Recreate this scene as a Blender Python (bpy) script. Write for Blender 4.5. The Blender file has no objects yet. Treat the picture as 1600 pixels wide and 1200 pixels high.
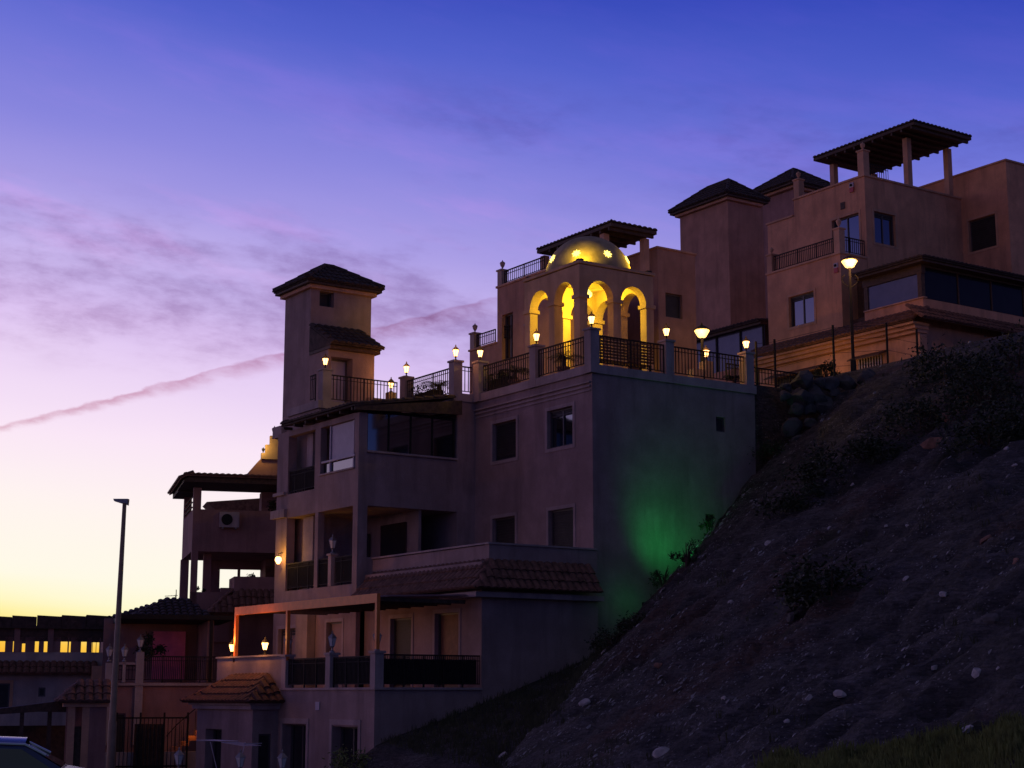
import bpy, math, random
from mathutils import Vector, noise
random.seed(7)
R = math.radians
SC = bpy.context.scene
COL = SC.collection

# ------------------------------------------------------------------ camera
F_PX = 2600.0
TILT = math.atan(485 / F_PX)
HEAD = R(90 - 34.24)
cam = bpy.data.cameras.new('camera')
cam.sensor_width = 36
cam.lens = F_PX * 36 / 1600
cam.clip_start = 0.3
cam.clip_end = 6000
camo = bpy.data.objects.new('camera', cam)
COL.objects.link(camo)
camo.location = (0, 0, 0)
camo.rotation_euler = (math.pi / 2 + TILT, 0, HEAD - math.pi / 2)
SC.camera = camo
SC.render.resolution_x, SC.render.resolution_y = 1024, 768
SC.view_settings.view_transform = 'Standard'
SC.view_settings.look = 'None'
SC.view_settings.exposure = 0
SC.view_settings.gamma = 1
try:
    SC.cycles.use_denoising = True
    SC.cycles.max_bounces = 6
    SC.cycles.sample_clamp_indirect = 3
except Exception:
    pass


def lin(c):
    return tuple(((v / 255) / 12.92 if v / 255 < .04045 else ((v / 255 + .055) / 1.055) ** 2.4) for v in c) + (1,)


# ------------------------------------------------------------------ sky (dusk)
W = bpy.data.worlds.new('World')
SC.world = W
W.use_nodes = True
nt = W.node_tree
nt.nodes.clear()


class NB:
    """tiny node builder"""
    def __init__(s, t):
        s.t = t

    def n(s, typ, **k):
        o = s.t.nodes.new(typ)
        for a, b in k.items():
            setattr(o, a, b)
        return o

    def m(s, op, a, b=None, c=None, clamp=False):
        o = s.n('ShaderNodeMath', operation=op, use_clamp=clamp)
        for i, v in enumerate((a, b, c)):
            if v is None:
                continue
            if isinstance(v, (int, float)):
                o.inputs[i].default_value = v
            else:
                s.t.links.new(v, o.inputs[i])
        return o.outputs[0]

    def mr(s, v, a, b, c, d, smooth=True):
        o = s.n('ShaderNodeMapRange', interpolation_type='SMOOTHSTEP' if smooth else 'LINEAR')
        s.t.links.new(v, o.inputs[0])
        for i, x in enumerate((a, b, c, d)):
            o.inputs[i + 1].default_value = x
        return o.outputs[0]

    def ramp(s, v, stops, interp='LINEAR'):
        o = s.n('ShaderNodeValToRGB')
        o.color_ramp.interpolation = interp
        e = o.color_ramp.elements
        while len(e) < len(stops):
            e.new(0.5)
        for i, (p, c) in enumerate(stops):
            e[i].position = p
            e[i].color = c
        s.t.links.new(v, o.inputs[0])
        return o.outputs[0]

    def mix(s, f, a, b, typ='MIX'):
        o = s.n('ShaderNodeMix', data_type='RGBA', blend_type=typ)
        for i, v in ((0, f), (6, a), (7, b)):
            if isinstance(v, (int, float)):
                o.inputs[i].default_value = v
            elif isinstance(v, tuple):
                o.inputs[i].default_value = v
            else:
                s.t.links.new(v, o.inputs[i])
        return o.outputs[2]

    def noise(s, vec, scale, detail=4, rough=.55):
        o = s.n('ShaderNodeTexNoise')
        o.inputs['Scale'].default_value = scale
        o.inputs['Detail'].default_value = detail
        o.inputs['Roughness'].default_value = rough
        if vec is not None:
            s.t.links.new(vec, o.inputs['Vector'])
        return o.outputs['Fac']


b = NB(nt)
tc = b.n('ShaderNodeTexCoord')
sp = b.n('ShaderNodeSeparateXYZ')
nt.links.new(tc.outputs['Generated'], sp.inputs[0])
dx, dy, dz = sp.outputs
ch, sh = math.cos(HEAD), math.sin(HEAD)
fwd = b.m('ADD', b.m('MULTIPLY', dx, ch), b.m('MULTIPLY', dy, sh))
rgt = b.m('ADD', b.m('MULTIPLY', dx, sh), b.m('MULTIPLY', dy, -ch))
az = b.m('MULTIPLY', b.m('ARCTAN2', rgt, fwd), 180 / math.pi)       # degrees, compass bearing from the sunset street axis
el = b.m('MULTIPLY', b.m('ARCSINE', dz), 180 / math.pi)
daz = b.m('ABSOLUTE', b.m('ADD', az, 22.0))                          # from the bearing where the sun went down
daz = b.m('MINIMUM', daz, b.m('SUBTRACT', 360.0, daz))
p = b.m('ADD', b.m('MAXIMUM', el, 0.0), b.m('MULTIPLY', daz, 0.12))
# soft waviness so that the gradient is not ruled
cmb = b.n('ShaderNodeCombineXYZ')
nt.links.new(b.m('MULTIPLY', az, 0.035), cmb.inputs[0])
nt.links.new(b.m('MULTIPLY', b.m('ADD', el, b.m('MULTIPLY', az, 0.10)), 0.16), cmb.inputs[1])
n0 = b.noise(cmb.outputs[0], 1.0, 3, .5)
p = b.m('ADD', p, b.m('MULTIPLY', b.m('SUBTRACT', n0, .5), 3.0))
stops = [(0, (255, 146, 30)), (1.5, (255, 172, 48)), (2.4, (255, 198, 66)), (3.3, (255, 238, 146)), (4.0, (255, 249, 205)), (5.0, (255, 250, 232)),
         (7.2, (255, 243, 241)), (9.6, (250, 230, 247)), (11.8, (233, 210, 245)), (13.2, (219, 194, 241)), (15.0, (198, 180, 236)),
         (17.4, (169, 157, 229)), (19.8, (138, 135, 222)), (22, (109, 115, 214)), (24.2, (82, 97, 203)), (27, (55, 74, 186)),
         (31, (41, 56, 163)), (45, (66, 70, 122)), (90, (66, 66, 88))]
sky = b.ramp(b.m('DIVIDE', p, 90.0), [(q / 90, lin(c)) for q, c in stops])
# purple-grey cloud streaks
cv = b.n('ShaderNodeCombineXYZ')
nt.links.new(b.m('MULTIPLY', az, 0.17), cv.inputs[0])
nt.links.new(b.m('MULTIPLY', b.m('ADD', el, b.m('MULTIPLY', az, 0.05)), 0.50), cv.inputs[1])
nt.links.new(b.m('MULTIPLY', dz, 2.0), cv.inputs[2])
n1 = b.noise(cv.outputs[0], 1.0, 7, .62)
c2 = b.n('ShaderNodeCombineXYZ')
nt.links.new(b.m('MULTIPLY', az, 0.75), c2.inputs[0])
nt.links.new(b.m('MULTIPLY', b.m('ADD', el, b.m('MULTIPLY', az, 0.10)), 1.8), c2.inputs[1])
n2 = b.noise(c2.outputs[0], 1.0, 5, .6)
el2 = b.m('ADD', el, b.m('MULTIPLY', az, 0.07))
band1 = b.m('MULTIPLY', b.m('MULTIPLY', b.mr(el2, 9.0, 11.5, 0, 1), b.mr(el2, 14.2, 16.4, 1, 0)), b.mr(az, 0, 5, 1, .2))
band2 = b.m('MULTIPLY', b.m('MULTIPLY', b.mr(el2, 16.0, 18.5, 0, .55), b.mr(el2, 19, 22, 1, 0)), b.mr(az, -12, 2, 0, 1))
cl = b.m('MULTIPLY', b.mr(n1, .42, .66, 0, 1), b.m('MAXIMUM', band1, band2))
cl = b.m('MULTIPLY', cl, b.mr(n2, .3, .65, .35, 1))
sky = b.mix(b.m('MULTIPLY', cl, .82, clamp=True), sky, b.mix(1.0, sky, (.60, .50, .60, 1), 'MULTIPLY'))
# lighter pink wisps
cv3 = b.n('ShaderNodeCombineXYZ')
nt.links.new(b.m('MULTIPLY', az, 0.10), cv3.inputs[0])
nt.links.new(b.m('MULTIPLY', b.m('SUBTRACT', el, b.m('MULTIPLY', az, -0.24)), 0.4), cv3.inputs[1])
cv3.inputs[2].default_value = 5.0
n3 = b.noise(cv3.outputs[0], 1.3, 6, .6)
wisp = b.m('MULTIPLY', b.mr(n3, .46, .70, 0, .75), b.mr(el, 12, 16, 0, 1))
sky = b.mix(wisp, sky, b.mix(1.0, sky, (1.30, 1.05, 1.05, 1), 'MULTIPLY'))
# contrail
jit = b.m('MULTIPLY', b.m('SUBTRACT', n2, .5), .45)
line = b.m('ADD', 13.62, b.m('ADD', b.m('MULTIPLY', az, .250), b.m('MULTIPLY', b.m('MULTIPLY', az, az), -.0023)))
dd = b.m('ADD', b.m('SUBTRACT', el, line), jit)
wid = b.mr(az, -18, -3, .18, .80, False)
up = b.mr(b.m('DIVIDE', dd, wid), -1.0, 0.15, 0, 1)
dn = b.mr(dd, .02, .13, 1, 0)
tr = b.m('MULTIPLY', b.m('MULTIPLY', up, dn), b.mr(az, -1.8, .8, 1, 0))
tr = b.m('MULTIPLY', tr, b.mr(n2, .3, .6, .55, 1))
sky = b.mix(b.m('MULTIPLY', tr, .85, clamp=True), sky, b.mix(1.0, sky, (.70, .46, .52, 1), 'MULTIPLY'))
# unseen sky beside and behind the camera, tinted to set the light on the walls
dim = b.ramp(b.m('DIVIDE', daz, 180.0), [(0, (1, 1, 1, 1)), (.27, (1, 1, 1, 1)), (.42, (1.0, .66, .52, 1)), (.60, (1.36, .88, .52, 1)), (.78, (.78, .82, .56, 1)), (1, (.58, .86, .62, 1))])
zen = b.mr(el, 24, 60, 0, 1)
sky = b.mix(1.0, sky, dim, 'MULTIPLY')
sky = b.mix(b.mr(el, -1.5, 0, 1, 0), sky, (.006, .005, .006, 1))
bg = b.n('ShaderNodeBackground')
nt.links.new(sky, bg.inputs[0])
bg.inputs[1].default_value = 1.0
wo = b.n('ShaderNodeOutputWorld')
nt.links.new(bg.outputs[0], wo.inputs[0])

# ------------------------------------------------------------------ materials
MATS = {}


def mat(name, col, rough=.85, var=.12, scale=3.0, bump=.0, bscale=40, metal=0, emit=None, estr=0, spec=None, var_col=None, detail=5):
    if name in MATS:
        return MATS[name]
    m = bpy.data.materials.new(name)
    m.use_nodes = True
    t = m.node_tree
    bs = t.nodes['Principled BSDF']
    q = NB(t)
    tcx = q.n('ShaderNodeTexCoord')
    n = q.noise(tcx.outputs['Object'], scale, detail, .6)
    c0 = tuple(max(0, x * (1 - var * 1.6)) for x in col) + (1,)
    c1 = tuple(min(1, x * (1 + var)) for x in col) + (1,)
    if var_col:
        c0 = tuple(var_col) + (1,)
    t.links.new(q.ramp(n, [(.3, c0), (.68, c1)]), bs.inputs['Base Color'])
    bs.inputs['Roughness'].default_value = rough
    bs.inputs['Metallic'].default_value = metal
    if spec is not None:
        bs.inputs['Specular IOR Level'].default_value = spec
    if bump:
        n2 = q.noise(tcx.outputs['Object'], bscale, 4, .6)
        bp = q.n('ShaderNodeBump')
        bp.inputs['Strength'].default_value = bump
        bp.inputs['Distance'].default_value = .03
        t.links.new(n2, bp.inputs['Height'])
        t.links.new(bp.outputs[0], bs.inputs['Normal'])
    if emit:
        bs.inputs['Emission Color'].default_value = tuple(emit) + (1,)
        bs.inputs['Emission Strength'].default_value = estr
    MATS[name] = m
    return m


def stucco(name, col):
    """render with blotches, rain streaks under ledges and a fine grain"""
    if name in MATS:
        return MATS[name]
    m = mat(name, col, .92, .12, 1.3, .45, 26)
    t = m.node_tree
    bs = t.nodes['Principled BSDF']
    q = NB(t)
    base = bs.inputs['Base Color'].links[0].from_socket
    tcx = q.n('ShaderNodeTexCoord')
    mp = q.n('ShaderNodeMapping')
    mp.inputs['Scale'].default_value = (1.9, 1.9, .28)
    t.links.new(tcx.outputs['Object'], mp.inputs[0])
    s = q.noise(mp.outputs[0], 1.0, 5, .65)
    c = q.mix(q.mr(s, .46, .72, 0, .6), base, tuple(x * .5 for x in col) + (1,))
    bl = q.noise(tcx.outputs['Object'], .55, 5, .6)
    c = q.mix(q.mr(bl, .44, .64, 0, .38), c, tuple(x * .55 for x in col) + (1,))
    g = q.noise(tcx.outputs['Object'], 22, 3, .7)
    c = q.mix(q.mr(g, .35, .75, 0, .22), c, tuple(x * .45 for x in col) + (1,))
    t.links.new(c, bs.inputs['Base Color'])
    return m


M_MAIN = stucco('stucco_pink', (.42, .29, .27))
M_TRIM = stucco('stucco_trim', (.50, .38, .36))
M_UP = stucco('stucco_lamp_warm', (.78, .39, .235))  # warm street-lamp glow on the upper walls is put into this colour
M_UPTRIM = stucco('stucco_warm_trim', (.72, .40, .26))
M_MID = stucco('stucco_rose', (.54, .29, .21))
M_PAV = stucco('stucco_ochre', (.50, .36, .26))
M_WHITE = stucco('stucco_offwhite', (.52, .42, .40))
M_G = stucco('stucco_terracotta', (.40, .22, .20))
M_TILE = mat('roof_tile', (.20, .10, .075), .85, .35, 6, .5, 30)
M_TILED = mat('roof_tile_dark', (.075, .05, .045), .9, .35, 6, .5, 30)
M_WOOD = mat('dark_wood', (.09, .05, .035), .7, .3, 8, .3, 30)
M_IRON = mat('dark_iron', (.022, .019, .02), .7, .2, 10, spec=.25)
M_STEEL = mat('galvanised', (.33, .31, .32), .45, .2, 6, .1, 30, metal=.6)
M_RAIL = mat('rail_paint', (.035, .026, .026), .75, .2, 10, spec=.2)
M_ALU = mat('aluminium_frame', (.10, .08, .08), .4, .1, 10)
M_GLASS = mat('window_glass', (.012, .012, .016), .06, .1, 2, spec=.9)
M_GLASS.node_tree.nodes['Principled BSDF'].inputs['IOR'].default_value = 1.9
M_BLIND = mat('roller_blind_dark', (.035, .030, .030), .6, .2, 4)
M_SHUT = mat('wood_shutter', (.24, .10, .055), .6, .2, 5)
M_WSHUT = mat('pale_blind', (.55, .48, .55), .6, .06, 4)
M_LEAF = mat('leaf_dark', (.035, .048, .022), .7, .4, 5)
M_LEAF2 = mat('leaf_olive', (.19, .22, .06), .75, .4, 5)
M_BRANCH = mat('bark', (.08, .055, .04), .9, .3, 10)
M_ROCKP = mat('pale_rock', (.45, .42, .42), .8, .25, 5, .5, 15)
M_ROCKR = mat('rust_rock', (.26, .13, .09), .9, .3, 5, .6, 15)
M_ROCKD = mat('grey_rock', (.09, .085, .085), .9, .35, 3, .6, 12)
M_STEP = mat('step_tile', (.5, .2, .09), .6, .15, 8)
M_ORANGE = mat('pergola_lit_orange', (.95, .25, .05), .5, .1, 5)  # saturated orange stands for the lamplight on the beam and posts
M_AWN = mat('awning_panel', (.34, .22, .25), .6, .1, 5)
M_LAMPG = mat('lamp_glass_lit', (.9, .7, .4), .4, .02, 5, emit=(1, .48, .15), estr=6)
M_STREETG = mat('street_lamp_glass_lit', (.9, .8, .5), .4, .02, 5, emit=(1, .55, .15), estr=3.2)
M_LAMPU = mat('lamp_glass_unlit', (.8, .78, .75), .3, .05, 5)
M_STAR = mat('star_glass_lit', (.9, .8, .2), .4, .02, 5, emit=(1, .80, .16), estr=2.6)
M_PINK = mat('pink_wall', (.85, .20, .34), .9, .1, 3)
M_GOLD = mat('dome_render', (.42, .33, .20), .95, .2, 3, .35, 25)


# ------------------------------------------------------------------ mesh helpers
class MB:
    def __init__(s):
        s.v = []
        s.f = []

    def add(s, vs, fs):
        k = len(s.v)
        s.v += [tuple(x) for x in vs]
        s.f += [tuple(i + k for i in f) for f in fs]
        return s

    def box(s, x0, y0, z0, x1, y1, z1):
        x0, x1 = min(x0, x1), max(x0, x1)
        y0, y1 = min(y0, y1), max(y0, y1)
        z0, z1 = min(z0, z1), max(z0, z1)
        return s.add([(x0, y0, z0), (x1, y0, z0), (x1, y1, z0), (x0, y1, z0), (x0, y0, z1), (x1, y0, z1), (x1, y1, z1), (x0, y1, z1)],
                     [(0, 3, 2, 1), (4, 5, 6, 7), (0, 1, 5, 4), (1, 2, 6, 5), (2, 3, 7, 6), (3, 0, 4, 7)])

    def tube(s, pts, r, n=6, cap=True):
        pts = [Vector(q) for q in pts]
        rs = r if isinstance(r, (list, tuple)) else [r] * len(pts)
        rings = []
        for i, q in enumerate(pts):
            d = (pts[min(i + 1, len(pts) - 1)] - pts[max(i - 1, 0)]).normalized()
            a = Vector((0, 0, 1)) if abs(d.z) < .9 else Vector((1, 0, 0))
            u = d.cross(a).normalized()
            w = d.cross(u)
            rings.append([q + (u * math.cos(2 * math.pi * k / n) + w * math.sin(2 * math.pi * k / n)) * rs[i] for k in range(n)])
        vs = [v for g in rings for v in g]
        fs = [(i * n + k, i * n + (k + 1) % n, (i + 1) * n + (k + 1) % n, (i + 1) * n + k) for i in range(len(pts) - 1) for k in range(n)]
        if cap:
            fs += [tuple(range(n))[::-1], tuple((len(pts) - 1) * n + k for k in range(n))]
        return s.add(vs, fs)

    def lathe(s, c, prof, n=12, ph=0):
        vs = [(c[0] + r * math.cos(2 * math.pi * k / n + ph), c[1] + r * math.sin(2 * math.pi * k / n + ph), c[2] + z) for r, z in prof for k in range(n)]
        fs = [(i * n + k, i * n + (k + 1) % n, (i + 1) * n + (k + 1) % n, (i + 1) * n + k) for i in range(len(prof) - 1) for k in range(n)]
        fs += [tuple(range(n))[::-1], tuple((len(prof) - 1) * n + k for k in range(n))]
        return s.add(vs, fs)

    def prism(s, poly, off):
        """poly: list of 3d points, off: extrusion vector"""
        n = len(poly)
        o = Vector(off)
        vs = [Vector(q) for q in poly] + [Vector(q) + o for q in poly]
        fs = [tuple(range(n))[::-1], tuple(range(n, 2 * n))] + [(i, (i + 1) % n, n + (i + 1) % n, n + i) for i in range(n)]
        return s.add(vs, fs)

    def build(s, name, m, parent=None, base=None, smooth=False, loc=None, rot=0):
        me = bpy.data.meshes.new(name)
        if base is None:
            base = BASE.get(parent.name, (0, 0, 0)) if parent else (0, 0, 0)
        me.from_pydata([(v[0] - base[0], v[1] - base[1], v[2] - base[2]) for v in s.v], [], s.f)
        me.materials.append(m)
        if smooth:
            for q in me.polygons:
                q.use_smooth = True
        o = bpy.data.objects.new(name, me)
        COL.objects.link(o)
        if parent:
            o.parent = parent
            BASE[o.name] = base
        else:
            c, sn = math.cos(rot), math.sin(rot)
            l = loc or base
            o.location = (l[0] * c - l[1] * sn, l[0] * sn + l[1] * c, l[2])
            o.rotation_euler = (0, 0, rot)
            BASE[o.name] = base
        return o


BASE = {}
ROTG = R(-18.4)     # the far-left houses stand at another angle to the street


def tag(o, label=None, cat=None, group=None, kind=None):
    if label:
        o['label'] = label
    if cat:
        o['category'] = cat
    if group:
        o['group'] = group
    if kind:
        o['kind'] = kind
    return o


def thing(name, base, label, cat, group=None, rot=0):
    o = bpy.data.objects.new(name, None)
    COL.objects.link(o)
    o.empty_display_size = .2
    c, sn = math.cos(rot), math.sin(rot)
    o.location = (base[0] * c - base[1] * sn, base[0] * sn + base[1] * c, base[2])
    o.rotation_euler = (0, 0, rot)
    BASE[o.name] = tuple(base)
    return tag(o, label, cat, group)


def clone(src, loc, label, group=None, rotz=None, scale=None):
    c = src.copy()
    COL.objects.link(c)
    c.location = loc
    if rotz is not None:
        c.rotation_euler = (0, 0, rotz)
    if scale:
        c.scale = (scale,) * 3
    c['label'] = label
    if group:
        c['group'] = group
    BASE[c.name] = tuple(loc)
    for k in list(src.children):
        d = k.copy()
        COL.objects.link(d)
        d.parent = c
        for g in k.children:
            e = g.copy()
            COL.objects.link(e)
            e.parent = d
    return c


def face(mb, axis, pos, u0, u1, z0, z1, holes, d=.16, sgn=1):
    """rectangular wall face with openings; reveals go inwards (sgn * d along the axis)"""
    us = sorted(set([u0, u1] + [h[0] for h in holes] + [h[1] for h in holes]))
    zs = sorted(set([z0, z1] + [h[2] for h in holes] + [h[3] for h in holes]))

    def P(u, z, o=0):
        return (pos + o, u, z) if axis == 'x' else (u, pos + o, z)
    for i in range(len(us) - 1):
        for j in range(len(zs) - 1):
            cu, cz = (us[i] + us[i + 1]) / 2, (zs[j] + zs[j + 1]) / 2
            if any(h[0] < cu < h[1] and h[2] < cz < h[3] for h in holes):
                continue
            mb.add([P(us[i], zs[j]), P(us[i + 1], zs[j]), P(us[i + 1], zs[j + 1]), P(us[i], zs[j + 1])], [(0, 1, 2, 3)])
    for h in holes:
        a, c, e, g = h[:4]
        dd = (h[5] if len(h) > 5 else d) * sgn
        for q in (((a, e), (c, e)), ((c, e), (c, g)), ((c, g), (a, g)), ((a, g), (a, e))):
            mb.add([P(*q[0]), P(*q[1]), P(*q[1], dd), P(*q[0], dd)], [(0, 1, 2, 3)])


def fit(parent, axis, pos, h, sgn=1, d=.16):
    """window / door / blind that closes an opening"""
    a, c, e, g = h[:4]
    k = h[4]
    if len(h) > 5:
        d = h[5]
    if k == 'open':
        return

    def B(mb, ua, ub, za, zb, o0, o1):
        o0, o1 = pos + o0 * sgn, pos + o1 * sgn
        if axis == 'x':
            mb.box(o0, ua, za, o1, ub, zb)
        else:
            mb.box(ua, o0, za, ub, o1, zb)
    t = .05
    fr = MB()
    name = 'door' if k.startswith('door') else 'window'
    for (ua, ub, za, zb) in ((a, a + t, e, g), (c - t, c, e, g), (a + t, c - t, g - t, g), (a + t, c - t, e, e + t)):
        B(fr, ua, ub, za, zb, d - .05, d + .03)
    if k in ('win', 'doorglass', 'big'):
        n = 2 if k != 'big' else 3
        for i in range(1, n):
            m_ = a + (c - a) * i / n
            B(fr, m_ - .025, m_ + .025, e + t, g - t, d - .04, d + .025)
    fo = fr.build(name, M_ALU, parent)
    pm = MB()
    B(pm, a + t * .5, c - t * .5, e + t * .5, g - t * .5, d, d + .02)
    pm.build('shutter' if k in ('blind', 'doorwood', 'white') else 'pane',
             {'blind': M_BLIND, 'doorwood': M_SHUT, 'white': M_WSHUT}.get(k, M_GLASS), fo)
    if k in ('blind', 'win') and g - e > .5 and len(h) < 6:                       # half-drawn blind slats read as fine lines
        sl = MB()
        z = g - t
        zend = e + t if k == 'blind' else g - (g - e) * .22
        while z - .09 > zend:
            B(sl, a + t, c - t, z - .075, z - .008, d - .028, d - .004)
            z -= .085
        sl.build('slats', M_BLIND, fo)
    # surround, a slightly proud plaster band
    if k in ('win', 'blind', 'doorwood', 'doorglass') and len(h) < 6:
        w = .11
        tb = MB()
        for (ua, ub, za, zb) in ((a - w, a - .004, e - w, g + w), (c + .004, c + w, e - w, g + w), (a - .004, c + .004, g + .004, g + w), (a - .004, c + .004, e - w, e - .004)):
            B(tb, ua, ub, za, zb, -.022, .02)
        tb.build('window_surround', M_TRIM if parent.name.startswith('apart') else M_UPTRIM, fo)


def block(parent, m, x0, y0, x1, y1, z0, z1, hx=(), hy=(), name='wall', sides='xyXYt'):
    mb = MB()
    if 'x' in sides:
        face(mb, 'x', x0, y0, y1, z0, z1, hx)
    if 'y' in sides:
        face(mb, 'y', y0, x0, x1, z0, z1, hy)
    if 'X' in sides:
        face(mb, 'x', x1, y0, y1, z0, z1, ())
    if 'Y' in sides:
        face(mb, 'y', y1, x0, x1, z0, z1, ())
    if 't' in sides:
        mb.add([(x0, y0, z1), (x1, y0, z1), (x1, y1, z1), (x0, y1, z1)], [(0, 1, 2, 3)])
    if 'b' in sides:
        mb.add([(x0, y0, z0), (x1, y0, z0), (x1, y1, z0), (x0, y1, z0)], [(3, 2, 1, 0)])
    o = mb.build(name, m, parent)
    for h in hx:
        fit(parent, 'x', x0, h)
    for h in hy:
        fit(parent, 'y', y0, h)
    return o


def railing(parent, a, c, z0, h=.92, step=.125, name='railing', m=None, bar=.011):
    """iron railing between two points: top and bottom rail, thin uprights"""
    mb = MB()
    a, c = Vector((a[0], a[1], 0)), Vector((c[0], c[1], 0))
    L = (c - a).length
    dr = (c - a).normalized()
    al_x = abs(dr.x) > abs(dr.y)

    def bx(s0, s1, za, zb, w):
        p0, p1 = a + dr * s0, a + dr * s1
        if al_x:
            mb.box(p0.x, p0.y - w, za, p1.x, p0.y + w, zb)
        else:
            mb.box(p0.x - w, p0.y, za, p0.x + w, p1.y, zb)
    bx(0, L, z0 + h - .04, z0 + h, .022)
    bx(0, L, z0 + .08, z0 + .105, .014)
    bx(0, L, z0 + h - .16, z0 + h - .14, .012)
    n = max(2, int(L / step))
    for i in range(n + 1):
        s = L * i / n
        w = .02 if i % 10 == 0 else bar
        bx(max(0, s - w), min(L, s + w), z0 + (.0 if i % 10 == 0 else .105), z0 + h - .04, w)
    return mb.build(name, m or M_RAIL, parent)


def tiles(parent, e0, e1, up, m=M_TILE, left=None, right=None, pitch=.23, row=.36, name='roof', thick=.05, mb=None):
    """barrel-tiled slope. e0->e1: eave; up: vector eave->ridge; left/right: how far along the eave the hips run in (metres)"""
    own = mb is None
    mb = mb or MB()
    e0, e1, up = Vector(e0), Vector(e1), Vector(up)
    W_ = (e1 - e0).length
    u = (e1 - e0) / W_
    L = up.length
    v = up / L
    nrm = u.cross(v).normalized()
    if nrm.z < 0:
        nrm = -nrm
    n = max(2, int(W_ / pitch))
    pw = W_ / n
    for i in range(n):
        s = (i + .5) * pw
        ln = L
        if left:
            ln = min(ln, (s) / left * L)
        if right:
            ln = min(ln, (W_ - s) / right * L)
        if ln < .06:
            continue
        k = max(1, int(ln / row + .5))
        for j in range(k):
            t0, t1 = ln * j / k - .04, ln * (j + 1) / k
            jit = random.uniform(-.006, .006)
            pr = []
            for (t, r, lift) in ((t0, pw * .52, .028), (t1, pw * .42, .0)):
                for q in range(5):
                    an = math.pi * q / 4
                    pr.append(e0 + u * (s + jit + math.cos(an) * r) + v * t + nrm * (math.sin(an) * r * .62 + lift))
            mb.add(pr, [(q, q + 1, q + 6, q + 5) for q in range(4)] + [(0, 5, 9, 4), (4, 3, 2, 1, 0)])
    # deck below
    a = e0 + v * 0
    pts = [e0, e1]
    pts.append(e1 + up - u * (right or 0))
    if (left or 0) + (right or 0) < W_ - .02:
        pts.append(e0 + up + u * (left or 0))
    mb.prism([q - nrm * thick for q in pts], nrm * (thick + .004))
    if own:
        return mb.build(name, m, parent)
    return mb


def hip(parent, x0, y0, x1, y1, z, h, over=.4, m=M_TILED, name='roof', fascia=M_WOOD):
    """pyramid / hipped tile roof"""
    x0 -= over; y0 -= over; x1 += over; y1 += over
    w, l = x1 - x0, y1 - y0
    k = min(w, l) / 2
    mb = MB()
    up = h
    tiles(None, (x0, y1, z), (x0, y0, z), (k, 0, up), left=k, right=k, mb=mb)
    tiles(None, (x1, y0, z), (x1, y1, z), (-k, 0, up), left=k, right=k, mb=mb)
    tiles(None, (x0, y0, z), (x1, y0, z), (0, k, up), left=k, right=k, mb=mb)
    tiles(None, (x1, y1, z), (x0, y1, z), (0, -k, up), left=k, right=k, mb=mb)
    # ridge and hip caps
    a, c = ((x0 + k, y0 + k), (x1 - k, y1 - k))
    for (p0, p1) in (((x0, y0), a), ((x0, y1), (x0 + k, y1 - k)), ((x1, y1), c), ((x1, y0), (x1 - k, y0 + k))):
        L = math.hypot(p1[0] - p0[0], p1[1] - p0[1])
        n = max(2, int(L / .38))
        for i in range(n):
            t0, t1 = i / n, (i + 1) / n + .03
            mb.tube([(p0[0] + (p1[0] - p0[0]) * t, p0[1] + (p1[1] - p0[1]) * t, z + h * t + .06) for t in (t0, min(t1, 1))], [.11, .085], 8)
    mb.tube([(a[0], a[1], z + h + .06), (c[0] + .01, c[1] + .01, z + h + .06)], .1, 8)
    o = mb.build(name, m, parent)
    s = MB()
    s.box(x0 + .04, y0 + .04, z - .13, x1 - .04, y1 - .04, z - .055)
    s.build('soffit', fascia, o)
    s = MB()
    g = over * .55
    s.box(x0 + g, y0 + g, z - .26, x1 - g, y1 - g, z - .133)
    s.build('cornice', M_UPTRIM, o)
    return o


def pillar(parent, x, y, z0, z1, w=.3, m=None, cap=True, name='pillar'):
    mb = MB()
    mb.box(x - w / 2, y - w / 2, z0, x + w / 2, y + w / 2, z1)
    if cap:
        mb.box(x - w / 2 - .04, y - w / 2 - .04, z1 - .002, x + w / 2 + .04, y + w / 2 + .04, z1 + .06)
    return mb.build(name, m or M_TRIM, parent)


def urn(parent, x, y, z, s=1.0, m=None, name='urn'):
    mb = MB()
    mb.lathe((x, y, z), [(.07 * s, 0), (.03 * s, .05 * s), (.03 * s, .1 * s), (.10 * s, .22 * s), (.13 * s, .34 * s), (.12 * s, .38 * s), (.03 * s, .44 * s), (.01, .5 * s)], 10)
    return mb.build(name, m or M_TRIM, parent, smooth=True)


# ------------------------------------------------------------------ ground (one sheet to the horizon)
def lerpt(t, xs, ys):
    if t <= xs[0]:
        return ys[0]
    for i in range(len(xs) - 1):
        if t <= xs[i + 1]:
            return ys[i] + (ys[i + 1] - ys[i]) * (t - xs[i]) / (xs[i + 1] - xs[i])
    return ys[-1]


def sm(t):
    t = max(0, min(1, t))
    return t * t * (3 - 2 * t)


FY, FX = (0, 10, 20, 29.2, 34, 38.3), (9.5, 12.8, 16.2, 19.6, 24.4, 29.0)
ZY, ZZ = (0, 20, 29.2, 34, 38.3), (-1.75, -1.7, -1.45, -.2, 1.05)
KY, KK = (0, 20, 30, 34, 38.3), (.45, .5, .60, .74, .90)


def bank_parts(x, y):
    yy = min(y, 38.3)
    xf, zf, k = lerpt(yy, FY, FX), lerpt(yy, ZY, ZZ), lerpt(yy, KY, KK)
    return xf, zf, k


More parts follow.
